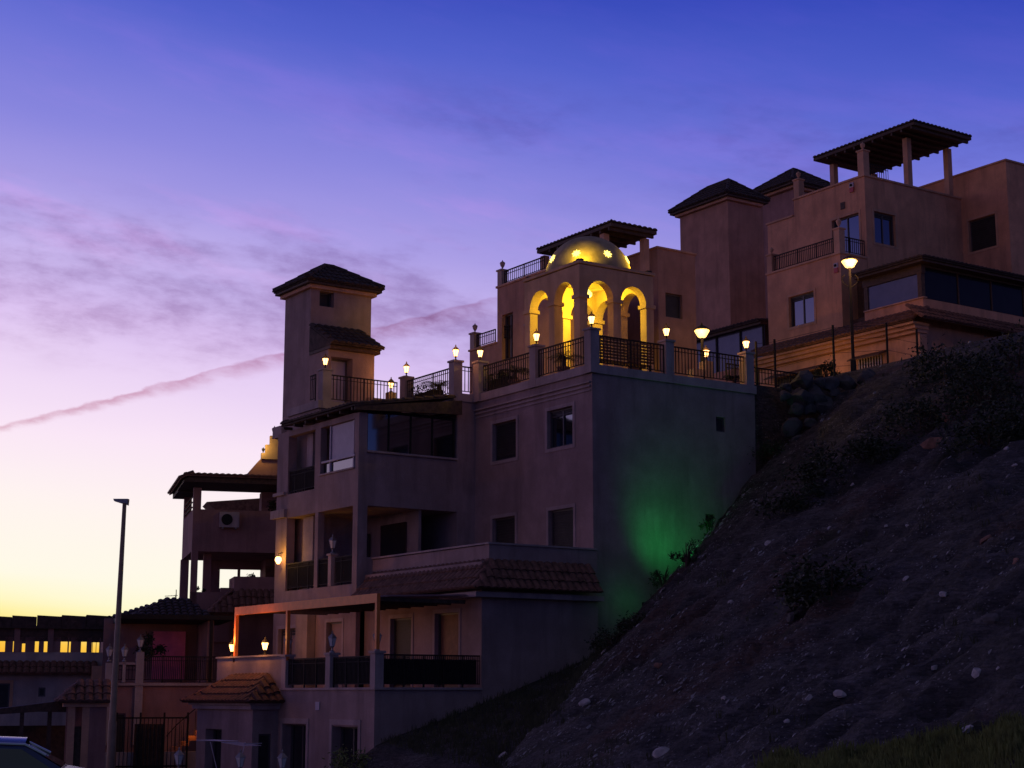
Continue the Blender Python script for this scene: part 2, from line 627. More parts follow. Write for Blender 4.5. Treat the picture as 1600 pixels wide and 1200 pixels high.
def ground_z(x, y, rough=True):
    d = math.hypot(x, y)
    street = -1.7 - 1.4 * sm(d / 42) - 6 * sm((d - 90) / 60)
    z = street
    if y < 38.35 or x > 35.35:
        berm = -1.28 + .33 * (x - 21.8) + .10 * (min(y, 38.3) - 38.3)
        if x < 21.8:
            berm = -1.28 + .6 * (x - 21.8) + .1 * (min(y, 38.3) - 38.3)
        xf, zf, k = bank_parts(x, y)
        bank = zf + k * (x - xf)
        plateau = min(13.9, 9.72 + .27 * max(0, x - 36.5))
        if x > xf:
            r = x - xf
            n = 0
            if rough:
                v = Vector((x * .35, y * .35, 0))
                n = noise.fractal(v, 1.0, 2.0, 4) * .30 + noise.fractal(Vector((x * 1.6, y * 1.6, 3)), .9, 2.1, 4) * .16
                w_ = y + .25 * x + noise.noise(Vector((x * .25, y * .25, 9))) * 2.2
                n -= (1 - abs(noise.noise(Vector((w_ * .55, 0, x * .05))))) ** 5 * .32
                n += noise.fractal(Vector((x * .9 - y * .3, (y + x) * 3.0, 1)), .8, 2.1, 3) * .10
                n *= sm(r / 2.5)
            bank += n
            if bank > plateau - .8:
                q = (bank - (plateau - .8))
                bank = plateau - .8 + .8 * (1 - math.exp(-q / .8)) + n * .15
            if y > 38.35:
                bank = plateau - .1
            bank = bank + (-6 - bank) * sm((d - 68) / 25)
            z = max(z, bank)
        if berm > z and berm < 1.3:
            z = max(z, berm + (noise.noise(Vector((x * .8, y * .8, 0))) * .08 if rough else 0))
    elif x > 21.6:
        z = -3.2
    return z


def axis_pts(lo, hi, fine_lo, fine_hi, step):
    out = []
    q = fine_lo
    while q <= fine_hi:
        out.append(q)
        q += step
    s = step
    q = out[0]
    left = []
    while q > lo:
        s *= 1.45
        q -= s
        left.append(q)
    s = step
    q = out[-1]
    right = []
    while q < hi:
        s *= 1.45
        q += s
        right.append(q)
    return left[::-1] + out + right


xs = axis_pts(-2500, 2500, 8, 52, .2)
ys = axis_pts(-2500, 2500, 6, 44, .2)
g = MB()
g.v = [(x, y, ground_z(x, y)) for y in ys for x in xs]
nx = len(xs)
g.f = [(j * nx + i, j * nx + i + 1, (j + 1) * nx + i + 1, (j + 1) * nx + i) for j in range(len(ys) - 1) for i in range(nx - 1)]
m = bpy.data.materials.new('hillside_earth')
m.use_nodes = True
t = m.node_tree
q = NB(t)
bs = t.nodes['Principled BSDF']
tcx = q.n('ShaderNodeTexCoord')
mp = q.n('ShaderNodeMapping')
mp.inputs['Rotation'].default_value = (0, R(40), R(35))
mp.inputs['Scale'].default_value = (1, 1, 4.0)
t.links.new(tcx.outputs['Object'], mp.inputs[0])
str_ = q.noise(mp.outputs[0], .8, 6, .6)
big = q.noise(tcx.outputs['Object'], .22, 4, .6)
fin = q.noise(tcx.outputs['Object'], 7, 6, .7)
c = q.ramp(str_, [(.30, (.060, .056, .058, 1)), (.52, (.125, .115, .12, 1)), (.72, (.23, .215, .225, 1))])
red = q.m('MULTIPLY', q.mr(big, .54, .66, 0, .75), q.mr(fin, .35, .6, .4, 1))
c = q.mix(red, c, (.16, .07, .045, 1))
grs = q.mr(q.noise(tcx.outputs['Object'], .33, 5, .65), .57, .66, 0, .85)
c = q.mix(grs, c, (.045, .050, .022, 1))
c = q.mix(q.mr(q.noise(mp.outputs[0], 5.0, 6, .7), .42, .62, 0, .65), c, (.02, .019, .022, 1))
c = q.mix(q.mr(fin, .4, .7, 0, .6), c, q.mix(1.0, c, (.35, .35, .35, 1), 'MULTIPLY'))
spk = q.n('ShaderNodeTexVoronoi')
spk.inputs['Scale'].default_value = 11
t.links.new(tcx.outputs['Object'], spk.inputs['Vector'])
spm = q.m('MULTIPLY', q.mr(spk.outputs['Distance'], .12, .30, 1, 0), q.mr(q.noise(tcx.outputs['Object'], 1.3, 4, .7), .46, .62, 0, .9))
c = q.mix(spm, c, (.42, .40, .42, 1))
t.links.new(c, bs.inputs['Base Color'])
bs.inputs['Roughness'].default_value = .95
bp = q.n('ShaderNodeBump')
bp.inputs['Strength'].default_value = .9
bp.inputs['Distance'].default_value = .3
t.links.new(q.m('ADD', q.m('ADD', fin, q.m('MULTIPLY', q.noise(mp.outputs[0], 4.5, 5, .65), 1.2)), q.m('MULTIPLY', str_, 1.5)), bp.inputs['Height'])
t.links.new(bp.outputs[0], bs.inputs['Normal'])
tag(g.build('ground', m, smooth=True), kind='structure')

# asphalt street in front of the houses, on the left
M_ASPH = mat('asphalt', (.05, .048, .05), .9, .2, 3, .3, 60)
rd = MB()
cl_ = [(-1, -8), (1.5, 6), (4, 18), (7, 28), (8.5, 36), (8, 44), (6, 60), (0, 80)]
L_, R_ = [], []
for i, (x, y) in enumerate(cl_):
    a = Vector(cl_[max(0, i - 1)]); c = Vector(cl_[min(len(cl_) - 1, i + 1)])
    d = (c - a).normalized(); n_ = Vector((d.y, -d.x))
    for lst, w in ((L_, -4.0), (R_, 4.0)):
        lst.append((x + n_.x * w, y + n_.y * w))
NR = 12
for i in range(len(cl_) - 1):
    for j in range(NR):
        t0, t1 = j / NR, (j + 1) / NR
        for s in range(8):
            qs = []
            for (tt, ss) in ((t0, s / 8), (t0, (s + 1) / 8), (t1, (s + 1) / 8), (t1, s / 8)):
                lx_ = L_[i][0] + (L_[i + 1][0] - L_[i][0]) * tt; ly_ = L_[i][1] + (L_[i + 1][1] - L_[i][1]) * tt
                rx_ = R_[i][0] + (R_[i + 1][0] - R_[i][0]) * tt; ry_ = R_[i][1] + (R_[i + 1][1] - R_[i][1]) * tt
                x, y = lx_ + (rx_ - lx_) * ss, ly_ + (ry_ - ly_) * ss
                qs.append((x, y, -1.7 - 1.4 * sm(math.hypot(x, y) / 42) + .03))
            rd.add(qs, [(0, 1, 2, 3)])
tag(rd.build('road', M_ASPH), kind='structure')

# ------------------------------------------------------------------ main apartment building
A = thing('apartment_building', (21.7, 38.2, -3.1), 'pink terraced apartment building stepping up the slope, with a roof terrace and a stair tower', 'building')
X0, Y0 = 28.98, 38.4
# body under the terrace
block(A, M_MAIN, X0, Y0, 35.4, 44.7, -3, 9.52,
      hx=[(39.36, 40.66, 7.30, 8.46, 'win'), (42.34, 43.66, 7.26, 8.46, 'blind'), (39.36, 40.62, 3.66, 5.42, 'blind'), (42.4, 43.66, 3.66, 5.44, 'blind')],
      hy=[(33.76, 34.14, 7.98, 8.44, 'blind', .12), (33.25, 33.62, 5.0, 5.4, 'blind', .12)])
block(A, M_MAIN, 28.3, 44.7, 36, 48.37, -3, 9.52)
block(A, M_MAIN, 25.22, 48.37, 36, 50.6, -3, 9.52)
block(A, M_MAIN, 26.0, 50.6, 36, 52.72, -3, 9.52)
# terrace edge bands and mouldings
mb = MB()
mb.box(X0 - .07, 38.33, 9.30, X0 + .02, 44.70, 9.56)
mb.box(28.24, 44.63, 9.30, X0 - .072, 44.72, 9.56)
mb.box(28.23, 44.722, 9.30, 28.32, 48.30, 9.56)
mb.box(25.15, 48.30, 9.30, 28.228, 48.38, 9.56)
mb.box(25.15, 48.382, 9.30, 25.24, 50.6, 9.56)
mb.box(X0 + .022, 38.33, 9.30, 35.42, 38.42, 9.56)
mb.build('terrace_coping', M_TRIM, A)
for i, z in enumerate((8.78, 8.90, 9.02)):
    mb = MB()
    o_ = .03 + .02 * i
    mb.box(X0 - o_, 38.46, z, X0 + .01, 44.69, z + .05)
    mb.box(28.3 - o_, 44.71, z, 28.31, 48.2, z + .05)
    mb.build('moulding', M_TRIM, A)
mb = MB()
mb.box(25.2, 38.4, 9.523, 36, 53, 9.54)
# terrace pillars and railings
PZ = 9.56
pil = [(29.02, 38.45), (X0 + .08, 41.35), (X0 + .02, 44.45), (28.28, 44.8), (28.38, 48.1), (31.92, 38.5), (35.18, 38.5), (25.45, 48.44)]
for (x, y) in pil:
    pillar(A, x, y, PZ - .26, PZ + 1.02, .32)
railing(A, (X0 + .05, 38.62), (X0 + .05, 41.18), PZ)
railing(A, (X0 + .05, 41.52), (X0 + .05, 44.28), PZ)
railing(A, (28.45, 44.72), (28.86, 44.72), PZ)
railing(A, (28.32, 44.97), (28.32, 47.93), PZ)
railing(A, (25.62, 48.40), (28.2, 48.40), PZ)
railing(A, (25.2, 48.62), (25.2, 49.0), PZ)
railing(A, (29.2, 38.44), (31.75, 38.44), PZ)
railing(A, (32.09, 38.44), (35.0, 38.44), PZ)
# stair tower
block(A, M_MAIN, 26.0, 50.65, 28.4, 52.65, 9.3, 14.05, hy=[(26.33, 26.90, 13.36, 13.9, 'blind', .3)])
tw = block(A, M_MAIN, 26.0, 49.3, 27.8, 50.648, 9.3, 11.75, hy=[(26.12, 26.95, 9.6, 11.3, 'white', .45)], hx=[])
hip(A, 26.0, 50.65, 28.4, 52.65, 14.2, .85, .32, M_TILED)
mb = MB()
tiles(None, (28.0, 48.95, 11.72), (25.93, 48.95, 11.72), (0, 1.68, .93), mb=mb)
mb.prism([(25.96, 49.0, 11.66), (25.96, 50.64, 11.66), (25.96, 50.64, 12.55)], (1.97, 0, 0))
mb.build('roof', M_TILED, A)
mb = MB(); mb.box(25.97, 49.1, 11.54, 27.92, 50.64, 11.655); mb.build('eave_beam', M_WOOD, A)
# ledge at the far left of the tower
mb = MB(); mb.box(25.8, 52.3, 8.9, 26.6, 53.0, 9.3); mb.build('ledge', M_TRIM, A)

# balcony block (conservatory above, loggia below)
XB = 24.7
H35 = dict()
mb = MB()
mb.box(XB, 44.7, 5.72, 28.296, 50.3, 6.498)           # slab of the upper balcony
mb.box(XB, 44.902, 6.5, XB + .22, 47.218, 6.86)        # parapet left face, low below the window
mb.box(XB, 47.22, 6.5, XB + .22, 47.6, 8.438)
mb.box(XB, 44.7, 6.5, 28.296, 44.9, 7.36)
mb.box(XB, 44.7, 7.36, XB + .3, 44.98, 8.6)         # corner post
mb.box(XB, 44.98, 8.44, XB + .26, 50.3, 8.62)        # lintel
mb.box(XB, 49.5, 6.5, XB + .3, 50.3, 8.44)
mb.build('balcony_wall', M_MAIN, A)
mb = MB(); mb.box(XB + .31, 44.62, 7.37, 28.29, 44.95, 7.43); mb.box(XB - .05, 44.96, 6.87, XB + .25, 47.24, 6.92); mb.build('sill', M_TRIM, A)
# conservatory glazing on the right face
gl = MB(); gl.box(XB + .34, 44.78, 7.44, 28.22, 44.81, 8.72)
g1 = gl.build('window', M_GLASS, A)
mb = MB()
for x in (25.02, 25.8, 26.6, 27.4, 28.2):
    mb.box(x - .025, 44.755, 7.44, x + .025, 44.775, 8.72)
mb.box(24.99, 44.75, 8.66, 28.25, 44.778, 8.74)
mb.build('frame', M_IRON, g1)
lm = MB(); lm.box(25.2, 44.95, 8.1, 25.75, 45.0, 8.13)
lm.build('ceiling_strip', M_WSHUT, A)
# left opening: white roller blind, low rail
mb = MB(); mb.box(XB + .1, 45.2, 7.35, XB + .13, 46.62, 8.42)
g2 = mb.build('roller_blind', M_WSHUT, A)
mb = MB()
for y in (46.66, 45.12):
    mb.box(XB + .06, y, 6.93, XB + .14, y + .06, 8.43)
mb.box(XB + .02, 45.0, 7.27, XB + .07, 47.2, 7.33)
mb.build('window_frame', M_WSHUT, A)
mb = MB(); mb.box(XB + .12, 45.0, 6.93, XB + .14, 47.2, 7.26); mb.build('glass_panel', M_GLASS, A)
# recessed door part at the left of the balcony
mb = MB(); mb.box(XB + 1.3, 44.95, 6.5, XB + 1.4, 50.3, 8.6); mb.build('balcony_back_wall', M_MAIN, A)
mb = MB(); mb.box(XB + 1.22, 47.9, 6.52, XB + 1.28, 48.7, 8.3); mb.build('door', M_SHUT, A)
mb = MB(); mb.box(XB + .3, 48.35, 6.52, XB + .4, 48.75, 8.43); mb.build('curtain', M_TRIM, A)
railing(A, (XB + .06, 47.62), (XB + .06, 49.48), 6.5, .78, .07)
# conservatory roof, a flat tiled pent
mb = MB()
tiles(None, (XB - .35, 49.4, 8.78), (XB - .35, 44.4, 8.78), (3.7, 0, .62), mb=mb, right=.0)
mb.build('roof', M_TILED, A)
mb = MB()
mb.prism([(XB - .3, 44.42, 8.62), (28.3, 44.42, 8.82), (28.3, 44.42, 9.28), (XB - .3, 44.42, 8.74)], (0, .06, 0))
mb.build('verge_board', M_WOOD, A)
for k in range(7):
    y = 44.6 + k * .78
    MB().box(XB - .3, y, 8.63, XB + .02, y + .08, 8.72).build('rafter', M_WOOD, A)
# loggia below
mb = MB()
mb.box(XB, 44.7, 3.0, 28.296, 50.3, 3.318)
mb.box(XB, 44.7, 3.32, XB + .34, 45.0, 5.72)
mb.box(XB + .342, 44.7, 3.32, 28.296, 44.88, 4.13)
mb.box(XB, 47.28, 3.32, XB + .22, 47.5, 5.72)
mb.box(XB, 49.5, 3.32, XB + .3, 50.3, 5.72)
mb.build('loggia_wall', M_MAIN, A)
mb = MB(); mb.box(27.0, 44.9, 3.3, 27.1, 50.3, 5.74); mb.box(24.9, 50.0, 3.32, 27.0, 50.1, 5.72); mb.build('loggia_back_wall', M_MAIN, A)
mb = MB(); mb.box(26.94, 45.6, 3.34, 26.99, 47.2, 5.4); mb.build('door', M_GLASS, A)
mb = MB(); mb.box(XB + .3, 48.2, 3.34, XB + .36, 48.9, 5.7); mb.build('curtain', M_TRIM, A)
mb = MB(); mb.box(26.9, 47.9, 3.9, 26.96, 49.3, 5.2); mb.build('window', M_GLASS, A)
railing(A, (XB + .06, 45.02), (XB + .06, 46.2), 3.32, .9, .07)
pillar(A, XB + .08, 46.42, 3.32, 4.28, .2)
railing(A, (XB + .06, 46.55), (XB + .06, 49.48), 3.32, .9, .07)
# cornice where the loggia sticks out at the far left
mb = MB(); mb.box(XB - .12, 49.5, 5.75, XB, 50.5, 6.02); mb.box(XB - .1, 49.6, 6.5, XB, 50.4, 6.6); mb.build('moulding', M_TRIM, A)

# block with terrace and tile skirt at the foot of the facade
block(A, M_MAIN, 25.0, 38.2, 28.97, 38.398, -3, 3.6, sides='yXt')
block(A, M_MAIN, 25.0, 38.2, 28.96, 44.69, -3, 3.58, sides='xt',
      hx=[(39.35, 40.6, .2, 2.25, 'doorwood'), (41.9, 43.1, .2, 2.2, 'blind')])
mb = MB()
mb.box(25.25, 38.22, 3.585, 28.97, 38.42, 4.07)
mb.box(25.25, 38.422, 3.585, 25.45, 44.69, 4.05)
mb.build('parapet', M_MAIN, A)
mb = MB(); mb.box(25.2, 38.17, 4.072, 28.97, 38.46, 4.12); mb.box(25.2, 38.462, 4.072, 25.49, 44.69, 4.12); mb.build('coping', M_TRIM, A)
mb = MB()
tiles(None, (24.45, 44.6, 2.84), (24.45, 37.65, 2.84), (.78, 0, .80), mb=mb, right=.55)
tiles(None, (24.45, 37.65, 2.84), (28.72, 37.65, 2.84), (0, .55, .80), mb=mb, left=.78)
mb.build('roof', M_TILE, A)
mb = MB(); mb.box(24.62, 37.9, 2.60, 24.99, 44.5, 2.74); mb.box(24.992, 37.9, 2.60, 28.97, 38.19, 2.74); mb.build('cornice', M_TRIM, A)

# lower terrace block
XE = 21.7
block(A, M_MAIN, XE, 38.2, 24.99, 48.0, -3.1, .12,
      hx=[(39.02, 40.45, -3.0, -.84, 'doorglass', .3), (41.95, 43.4, -3.0, -.82, 'doorglass', .3)])
for (a_, c_) in ((39.02, 40.45), (41.95, 43.4)):
    mb = MB()
    mb.box(XE - .03, a_ - .13, -3, XE + .01, a_ - .004, -.66)
    mb.box(XE - .03, c_ + .004, -3, XE + .01, c_ + .13, -.66)
    mb.box(XE - .03, a_ - .004, -.80, XE + .01, c_ + .004, -.66)
    mb.build('door_surround', M_TRIM, A)
mb = MB(); mb.box(XE - .05, 38.13, .12, 25.0, 43.6, .18); mb.build('terrace_slab', M_TRIM, A)
for (x, y) in ((XE + .13, 38.33), (XE + .1, 40.75), (XE + .12, 43.45)):
    pillar(A, x, y, .18, 1.06, .26)
railing(A, (XE + .08, 38.48), (XE + .08, 40.6), .18, .82, .07)
railing(A, (XE + .08, 40.9), (XE + .08, 43.3), .18, .82, .07)
railing(A, (XE + .28, 38.24), (24.97, 38.24), .18, .86, .06)
M_SCR = mat('railing_screen', (.04, .036, .036), .9, .3, 9)
for bx_ in ((XE + .13, 38.5, .27, XE + .14, 40.58, .94), (XE + .13, 40.92, .27, XE + .14, 43.28, .94), (XE + .3, 38.29, .27, 24.9, 38.30, .92), (XB + .11, 45.05, 3.42, XB + .12, 46.25, 4.1), (XB + .11, 46.6, 3.42, XB + .12, 49.4, 4.1), (XB + .11, 47.7, 6.6, XB + .12, 49.4, 7.2)):
    MB().box(*bx_).build('railing_screen', M_SCR, A)
block(A, M_MAIN, XE, 43.6, XE + .22, 48.0, .12, 1.08)
mb = MB(); mb.box(XE - .04, 43.6, 1.082, XE + .26, 48.05, 1.13); mb.build('coping', M_TRIM, A)
# wall behind the pergola
block(A, M_MAIN, XB, 44.7, XB + .15, 50.3, .12, 2.998,
      hx=[(45.55, 46.55, .3, 2.2, 'doorwood'), (48.6, 49.9, .9, 2.1, 'win')])
block(A, M_MAIN, XB + .1, 50.302, 27, 50.45, -3, 6.7)
mb = MB(); mb.box(XB - .3, 47.3, .13, XB - .02, 48.1, 2.5); mb.build('pilaster', M_PAV, A)
# entrance annexe with a hipped tile roof
block(A, M_MAIN, 20.9, 43.72, XE - .002, 47.55, -3.1, -.42, hx=[(45.75, 46.9, -3, -1.0, 'doorglass', .3)], hy=[(21.1, 21.5, -3, -1.1, 'blind', .1)])
mb = MB(); mb.box(20.78, 43.6, -.42, XE - .01, 47.68, -.30); mb.box(20.7, 43.52, -.298, XE - .01, 47.78, -.22); mb.build('cornice', M_TRIM, A)
mb = MB()
tiles(None, (20.55, 47.95, -.2), (20.55, 43.35, -.2), (1.1, 0, .78), mb=mb, left=1.3, right=1.0)
tiles(None, (20.55, 43.35, -.2), (XE, 43.35, -.2), (0, 1.0, .78), mb=mb, left=1.1)
tiles(None, (XE, 47.95, -.2), (20.55, 47.95, -.2), (0, -1.3, .78), mb=mb, right=1.1)
mb.build('roof', mat('roof_tile_red', (.11, .045, .038), .85, .35, 6, .5, 30), A)
# small house number plate
mb = MB(); mb.box(XE - .03, 41.2, -.42, XE - .002, 41.42, -.2); mb.build('wall_plate', M_WSHUT, A)

# ------------------------------------------------------------------ pergola over the lower terrace
P = thing('pergola', (XE, 38.2, 1.08), 'orange-lit pergola with slim posts over the lower terrace', 'pergola')
mb = MB(); mb.box(XE, 38.15, 2.36, XE + .1, 46.85, 2.60); mb.build('beam', M_ORANGE, P)
for y in (38.15, 43.3, 46.75):
    mb = MB(); mb.box(XE, y, .95 if y > 40 else 1.16, XE + .1, y + .1, 2.36); mb.build('post', M_ORANGE, P)
for k in range(12):
    y = 38.4 + k * .72
    MB().box(XE + .1, y, 2.42, 24.6, y + .06, 2.52).build('rafter', M_WOOD, P)
AW = MB()
n_ = 26
for k in range(n_ * 2):
    x0_, x1_ = 22.1, 24.9
    y0_ = 38.3 + k * .11
    zz = .03 if k % 2 else 0
    AW.prism([(x0_, y0_, 2.54 + zz), (x1_, y0_, 2.60 + zz + .05), (x1_, y0_ + .11, 2.60 + zz + .05), (x0_, y0_ + .11, 2.54 + zz)], (0, 0, .012))
o = AW.build('corrugated_canopy', M_AWN, None, base=(22.1, 38.3, 2.5))
tag(o, 'corrugated canopy sheet between the pergola and the tiled skirt', 'canopy')

# ------------------------------------------------------------------ domed pavilion on the terrace
D = thing('domed_pavilion', (32.5, 43.25, 9.52), 'arched pavilion with a dome lit yellow from inside, on the roof terrace', 'pavilion')
px0, px1, py0, py1 = 31.0, 34.05, 41.7, 44.8
SZ, TZ = 12.62, 13.62


def arch_side(axis, pos, u0, u1, t):
    mb = MB()
    cw = .32
    nb = 2
    span = (u1 - u0 - 3 * cw) / 2

    def P_(u, z, o):
        return (pos + o, u, z) if axis == 'x' else (u, pos + o, z)
    u = u0
    for k in range(nb):
        a_, c_ = u + cw, u + cw + span
        r = span / 2
        cc = (a_ + c_) / 2
        arc = [(cc - r * math.cos(math.pi * i / 18), SZ + r * 1.05 * math.sin(math.pi * i / 18)) for i in range(19)]
        for i in range(18):
            (q0, w0), (q1, w1) = arc[i], arc[i + 1]
            mb.add([P_(q0, w0, 0), P_(q1, w1, 0), P_(q1, TZ, 0), P_(q0, TZ, 0), P_(q0, w0, t), P_(q1, w1, t), P_(q1, TZ, t), P_(q0, TZ, t)],
                   [(0, 1, 2, 3), (4, 7, 6, 5), (0, 4, 5, 1)])
        u = c_
    for k in range(3):
        ua = u0 + k * (cw + span)
        if axis == 'x':
            mb.box(pos, ua, SZ, pos + t, ua + cw, TZ)
        else:
            mb.box(ua, pos, SZ, ua + cw, pos + t, TZ)
    return mb


for ax, ps, u0, u1, t_ in (('x', px0, py0, py1, .32), ('x', px1 - .32, py0, py1, .32), ('y', py0, px0 + .322, px1 - .322, .32), ('y', py1 - .32, px0 + .322, px1 - .322, .32)):
    if ax == 'y':
        mb = MB()
        # side between the corner columns
        cw = .32
        span = (px1 - px0 - 3 * cw) / 2
        r = span / 2
        for k in range(2):
            a_ = px0 + cw + k * (span + cw)
            cc = a_ + r
            for i in range(18):
                q0, w0 = cc - r * math.cos(math.pi * i / 18), SZ + r * 1.05 * math.sin(math.pi * i / 18)
                q1, w1 = cc - r * math.cos(math.pi * (i + 1) / 18), SZ + r * 1.05 * math.sin(math.pi * (i + 1) / 18)
                mb.add([(q0, ps, w0), (q1, ps, w1), (q1, ps, TZ), (q0, ps, TZ), (q0, ps + t_, w0), (q1, ps + t_, w1), (q1, ps + t_, TZ), (q0, ps + t_, TZ)],
                       [(0, 1, 2, 3), (4, 7, 6, 5), (0, 4, 5, 1)])
        xm = px0 + cw + span
        mb.box(xm, ps, SZ, xm + cw, ps + t_, TZ)
    else:
        mb = arch_side(ax, ps, u0, u1, t_)
    mb.build('arcade_wall', M_PAV, D)
cxs = [px0 + .16, (px0 + px1) / 2, px1 - .16]
cys = [py0 + .16, (py0 + py1) / 2, py1 - .16]
for i, x in enumerate(cxs):
    for j, y in enumerate(cys):
        if i == 1 and j == 1:
            continue
        mb = MB(); mb.box(x - .155, y - .155, 9.5, x + .155, y + .155, SZ - .002)
        co = mb.build('column', M_PAV, D)
        mb = MB(); mb.box(x - .21, y - .21, SZ - .10, x + .21, y + .21, SZ + .02); mb.build('capital', M_PAV, co)
        mb = MB(); mb.box(x - .2, y - .2, 9.5, x + .2, y + .2, 9.7); mb.build('column_base', M_PAV, co)
# roof ring with a round opening under the dome
dc = ((px0 + px1) / 2, (py0 + py1) / 2)
mb = MB()
nn = 48
RO = 1.34
for k in range(nn):
    a0, a1 = 2 * math.pi * k / nn, 2 * math.pi * (k + 1) / nn

    def sq(a_, e=0.0):
        c_, s_ = math.cos(a_), math.sin(a_)
        h_ = 1.5 / max(abs(c_), abs(s_))
        return (dc[0] + c_ * h_ * 1.0, dc[1] + s_ * h_ * 1.0)
    i0, i1 = (dc[0] + RO * math.cos(a0), dc[1] + RO * math.sin(a0)), (dc[0] + RO * math.cos(a1), dc[1] + RO * math.sin(a1))
    o0, o1 = sq(a0), sq(a1)
    for z, fl in ((TZ - .05, False), (TZ + .03, True)):
        mb.add([(*i0, z), (*i1, z), (*o1, z), (*o0, z)], [(0, 1, 2, 3) if fl else (3, 2, 1, 0)])
    mb.add([(*i0, TZ - .05), (*i1, TZ - .05), (*i1, TZ + .03), (*i0, TZ + .03)], [(0, 1, 2, 3)])
mb.build('roof_slab', M_PAV, D)
mb = MB()
mb.box(px0 - .05, py0 - .05, TZ + .03, px0 + .12, py1 + .05, TZ + .12)
mb.box(px1 - .12, py0 - .05, TZ + .03, px1 + .05, py1 + .05, TZ + .12)
mb.box(px0 + .122, py0 - .05, TZ + .03, px1 - .122, py0 + .12, TZ + .12)
mb.box(px0 + .122, py1 - .12, TZ + .03, px1 - .122, py1 + .05, TZ + .12)
mb.build('coping', M_PAV, D)
mb = MB()
prof = [(1.45 * math.cos(t_ * math.pi / 36), 1.42 * math.sin(t_ * math.pi / 36)) for t_ in range(0, 18)] + [(.02, 1.42)]
vs, fs = [], []
n = 48
DZ = TZ + .04
for side, off in ((0, 0.0), (1, -.09)):
    for (r_, z_) in prof:
        for k in range(n):
            vs.append((dc[0] + (r_ + off if r_ > .1 else r_) * math.cos(2 * math.pi * k / n), dc[1] + (r_ + off if r_ > .1 else r_) * math.sin(2 * math.pi * k / n), DZ + z_ + off * (z_ / 1.42)))
np_ = len(prof)
for s_ in range(2):
    for i in range(np_ - 1):
        for k in range(n):
            f_ = (s_ * np_ * n + i * n + k, s_ * np_ * n + i * n + (k + 1) % n, s_ * np_ * n + (i + 1) * n + (k + 1) % n, s_ * np_ * n + (i + 1) * n + k)
            fs.append(f_ if s_ == 0 else f_[::-1])
mb.add(vs, fs)
mb.build('dome', M_GOLD, D, smooth=True)
for k in range(8):
    ph = R(216.5 + 45 * k)
    th = R(22)
    nrm = Vector((math.cos(ph) * math.cos(th), math.sin(ph) * math.cos(th), math.sin(th)))
    cpt = Vector((dc[0] + 1.455 * math.cos(ph) * math.cos(th), dc[1] + 1.455 * math.sin(ph) * math.cos(th), DZ + 1.43 * math.sin(th)))
    u_ = Vector((-math.sin(ph), math.cos(ph), 0)); w_ = nrm.cross(u_)
    mb = MB()
    mb.prism([cpt + nrm * -.03 + (u_ * math.cos(math.pi * i / 8) + w_ * math.sin(math.pi * i / 8)) * (.15 if i % 2 == 0 else .075) for i in range(16)], nrm * .05)
    mb.build('star_window', M_STAR, D)


def point(name, loc, col, power, r=.08, spot=None, target=None, blend=.6, parent=None):
    L = bpy.data.lights.new(name, 'SPOT' if spot else 'POINT')
    L.color = col
    L.energy = power
    L.shadow_soft_size = r
    if spot:
        L.spot_size = R(spot)
        L.spot_blend = blend
    o = bpy.data.objects.new(name, L)
    COL.objects.link(o)
    o.location = loc
    if target:
        o.rotation_euler = (Vector(target) - Vector(loc)).to_track_quat('-Z', 'Y').to_euler()
    return o


YEL = (1, .66, .03)
WARM = (1, .40, .10)
point('pavilion_light', (dc[0], dc[1], 12.9), YEL, 320, .15)
mb = MB(); mb.tube([(dc[0], dc[1], 14.95), (dc[0], dc[1], 13.25)], .012, 5); mb.lathe((dc[0], dc[1], 13.02), [(.05, 0), (.12, .06), (.12, .16), (.04, .24)], 10)
mb.build('hanging_lamp', M_STAR, D)
for k, (x, y) in enumerate(((px0 + .12, py0 + .12), (px1 - .12, py0 + .12), (px0 + .12, py1 - .12))):
    v_ = Vector((dc[0] - x, dc[1] - y, 0)).normalized()
    mb = MB(); mb.box(x - .09, y - .09, TZ + .12, x + .09, y + .09, TZ + .2)
    mb.build('floodlight', M_IRON, D)
    point('dome_uplight', (x + v_.x * .12, y + v_.y * .12, TZ + .34), YEL, 58, .05, 140, (dc[0] - v_.x * .5, dc[1] - v_.y * .5, TZ + 1.0), .9)

# ------------------------------------------------------------------ lanterns


def make_lantern(lit, label, loc, group):
    t_ = thing('lantern', (0, 0, 0), label, 'lantern', group)
    mb = MB(); mb.lathe((0, 0, 0), [(.07, 0), (.06, .03), (.022, .06), (.022, .11), (.05, .13), (.035, .15)], 8); mb.build('stem', M_IRON if lit else M_STEEL, t_)
    mb = MB(); mb.lathe((0, 0, .15), [(.055, 0), (.105, .17), (.10, .19)], 6); mb.build('lamp_glass', M_LAMPG if lit else M_LAMPU, t_)
    mb = MB(); mb.lathe((0, 0, .34), [(.125, 0), (.12, .015), (.05, .09), (.02, .11), (.025, .14), (.004, .18)], 6)
    c = mb.build('cap', M_IRON if lit else M_STEEL, t_)
    mb = MB()
    for k in range(6):
        a = math.pi / 3 * k
        mb.tube([(.06 * math.cos(a), .06 * math.sin(a), .15), (.11 * math.cos(a), .11 * math.sin(a), .345)], .006, 4)
    mb.build('cage', M_IRON if lit else M_STEEL, t_)
    t_.location = loc
    t_.scale = (1.05,) * 3 if lit else (1,) * 3
    return t_


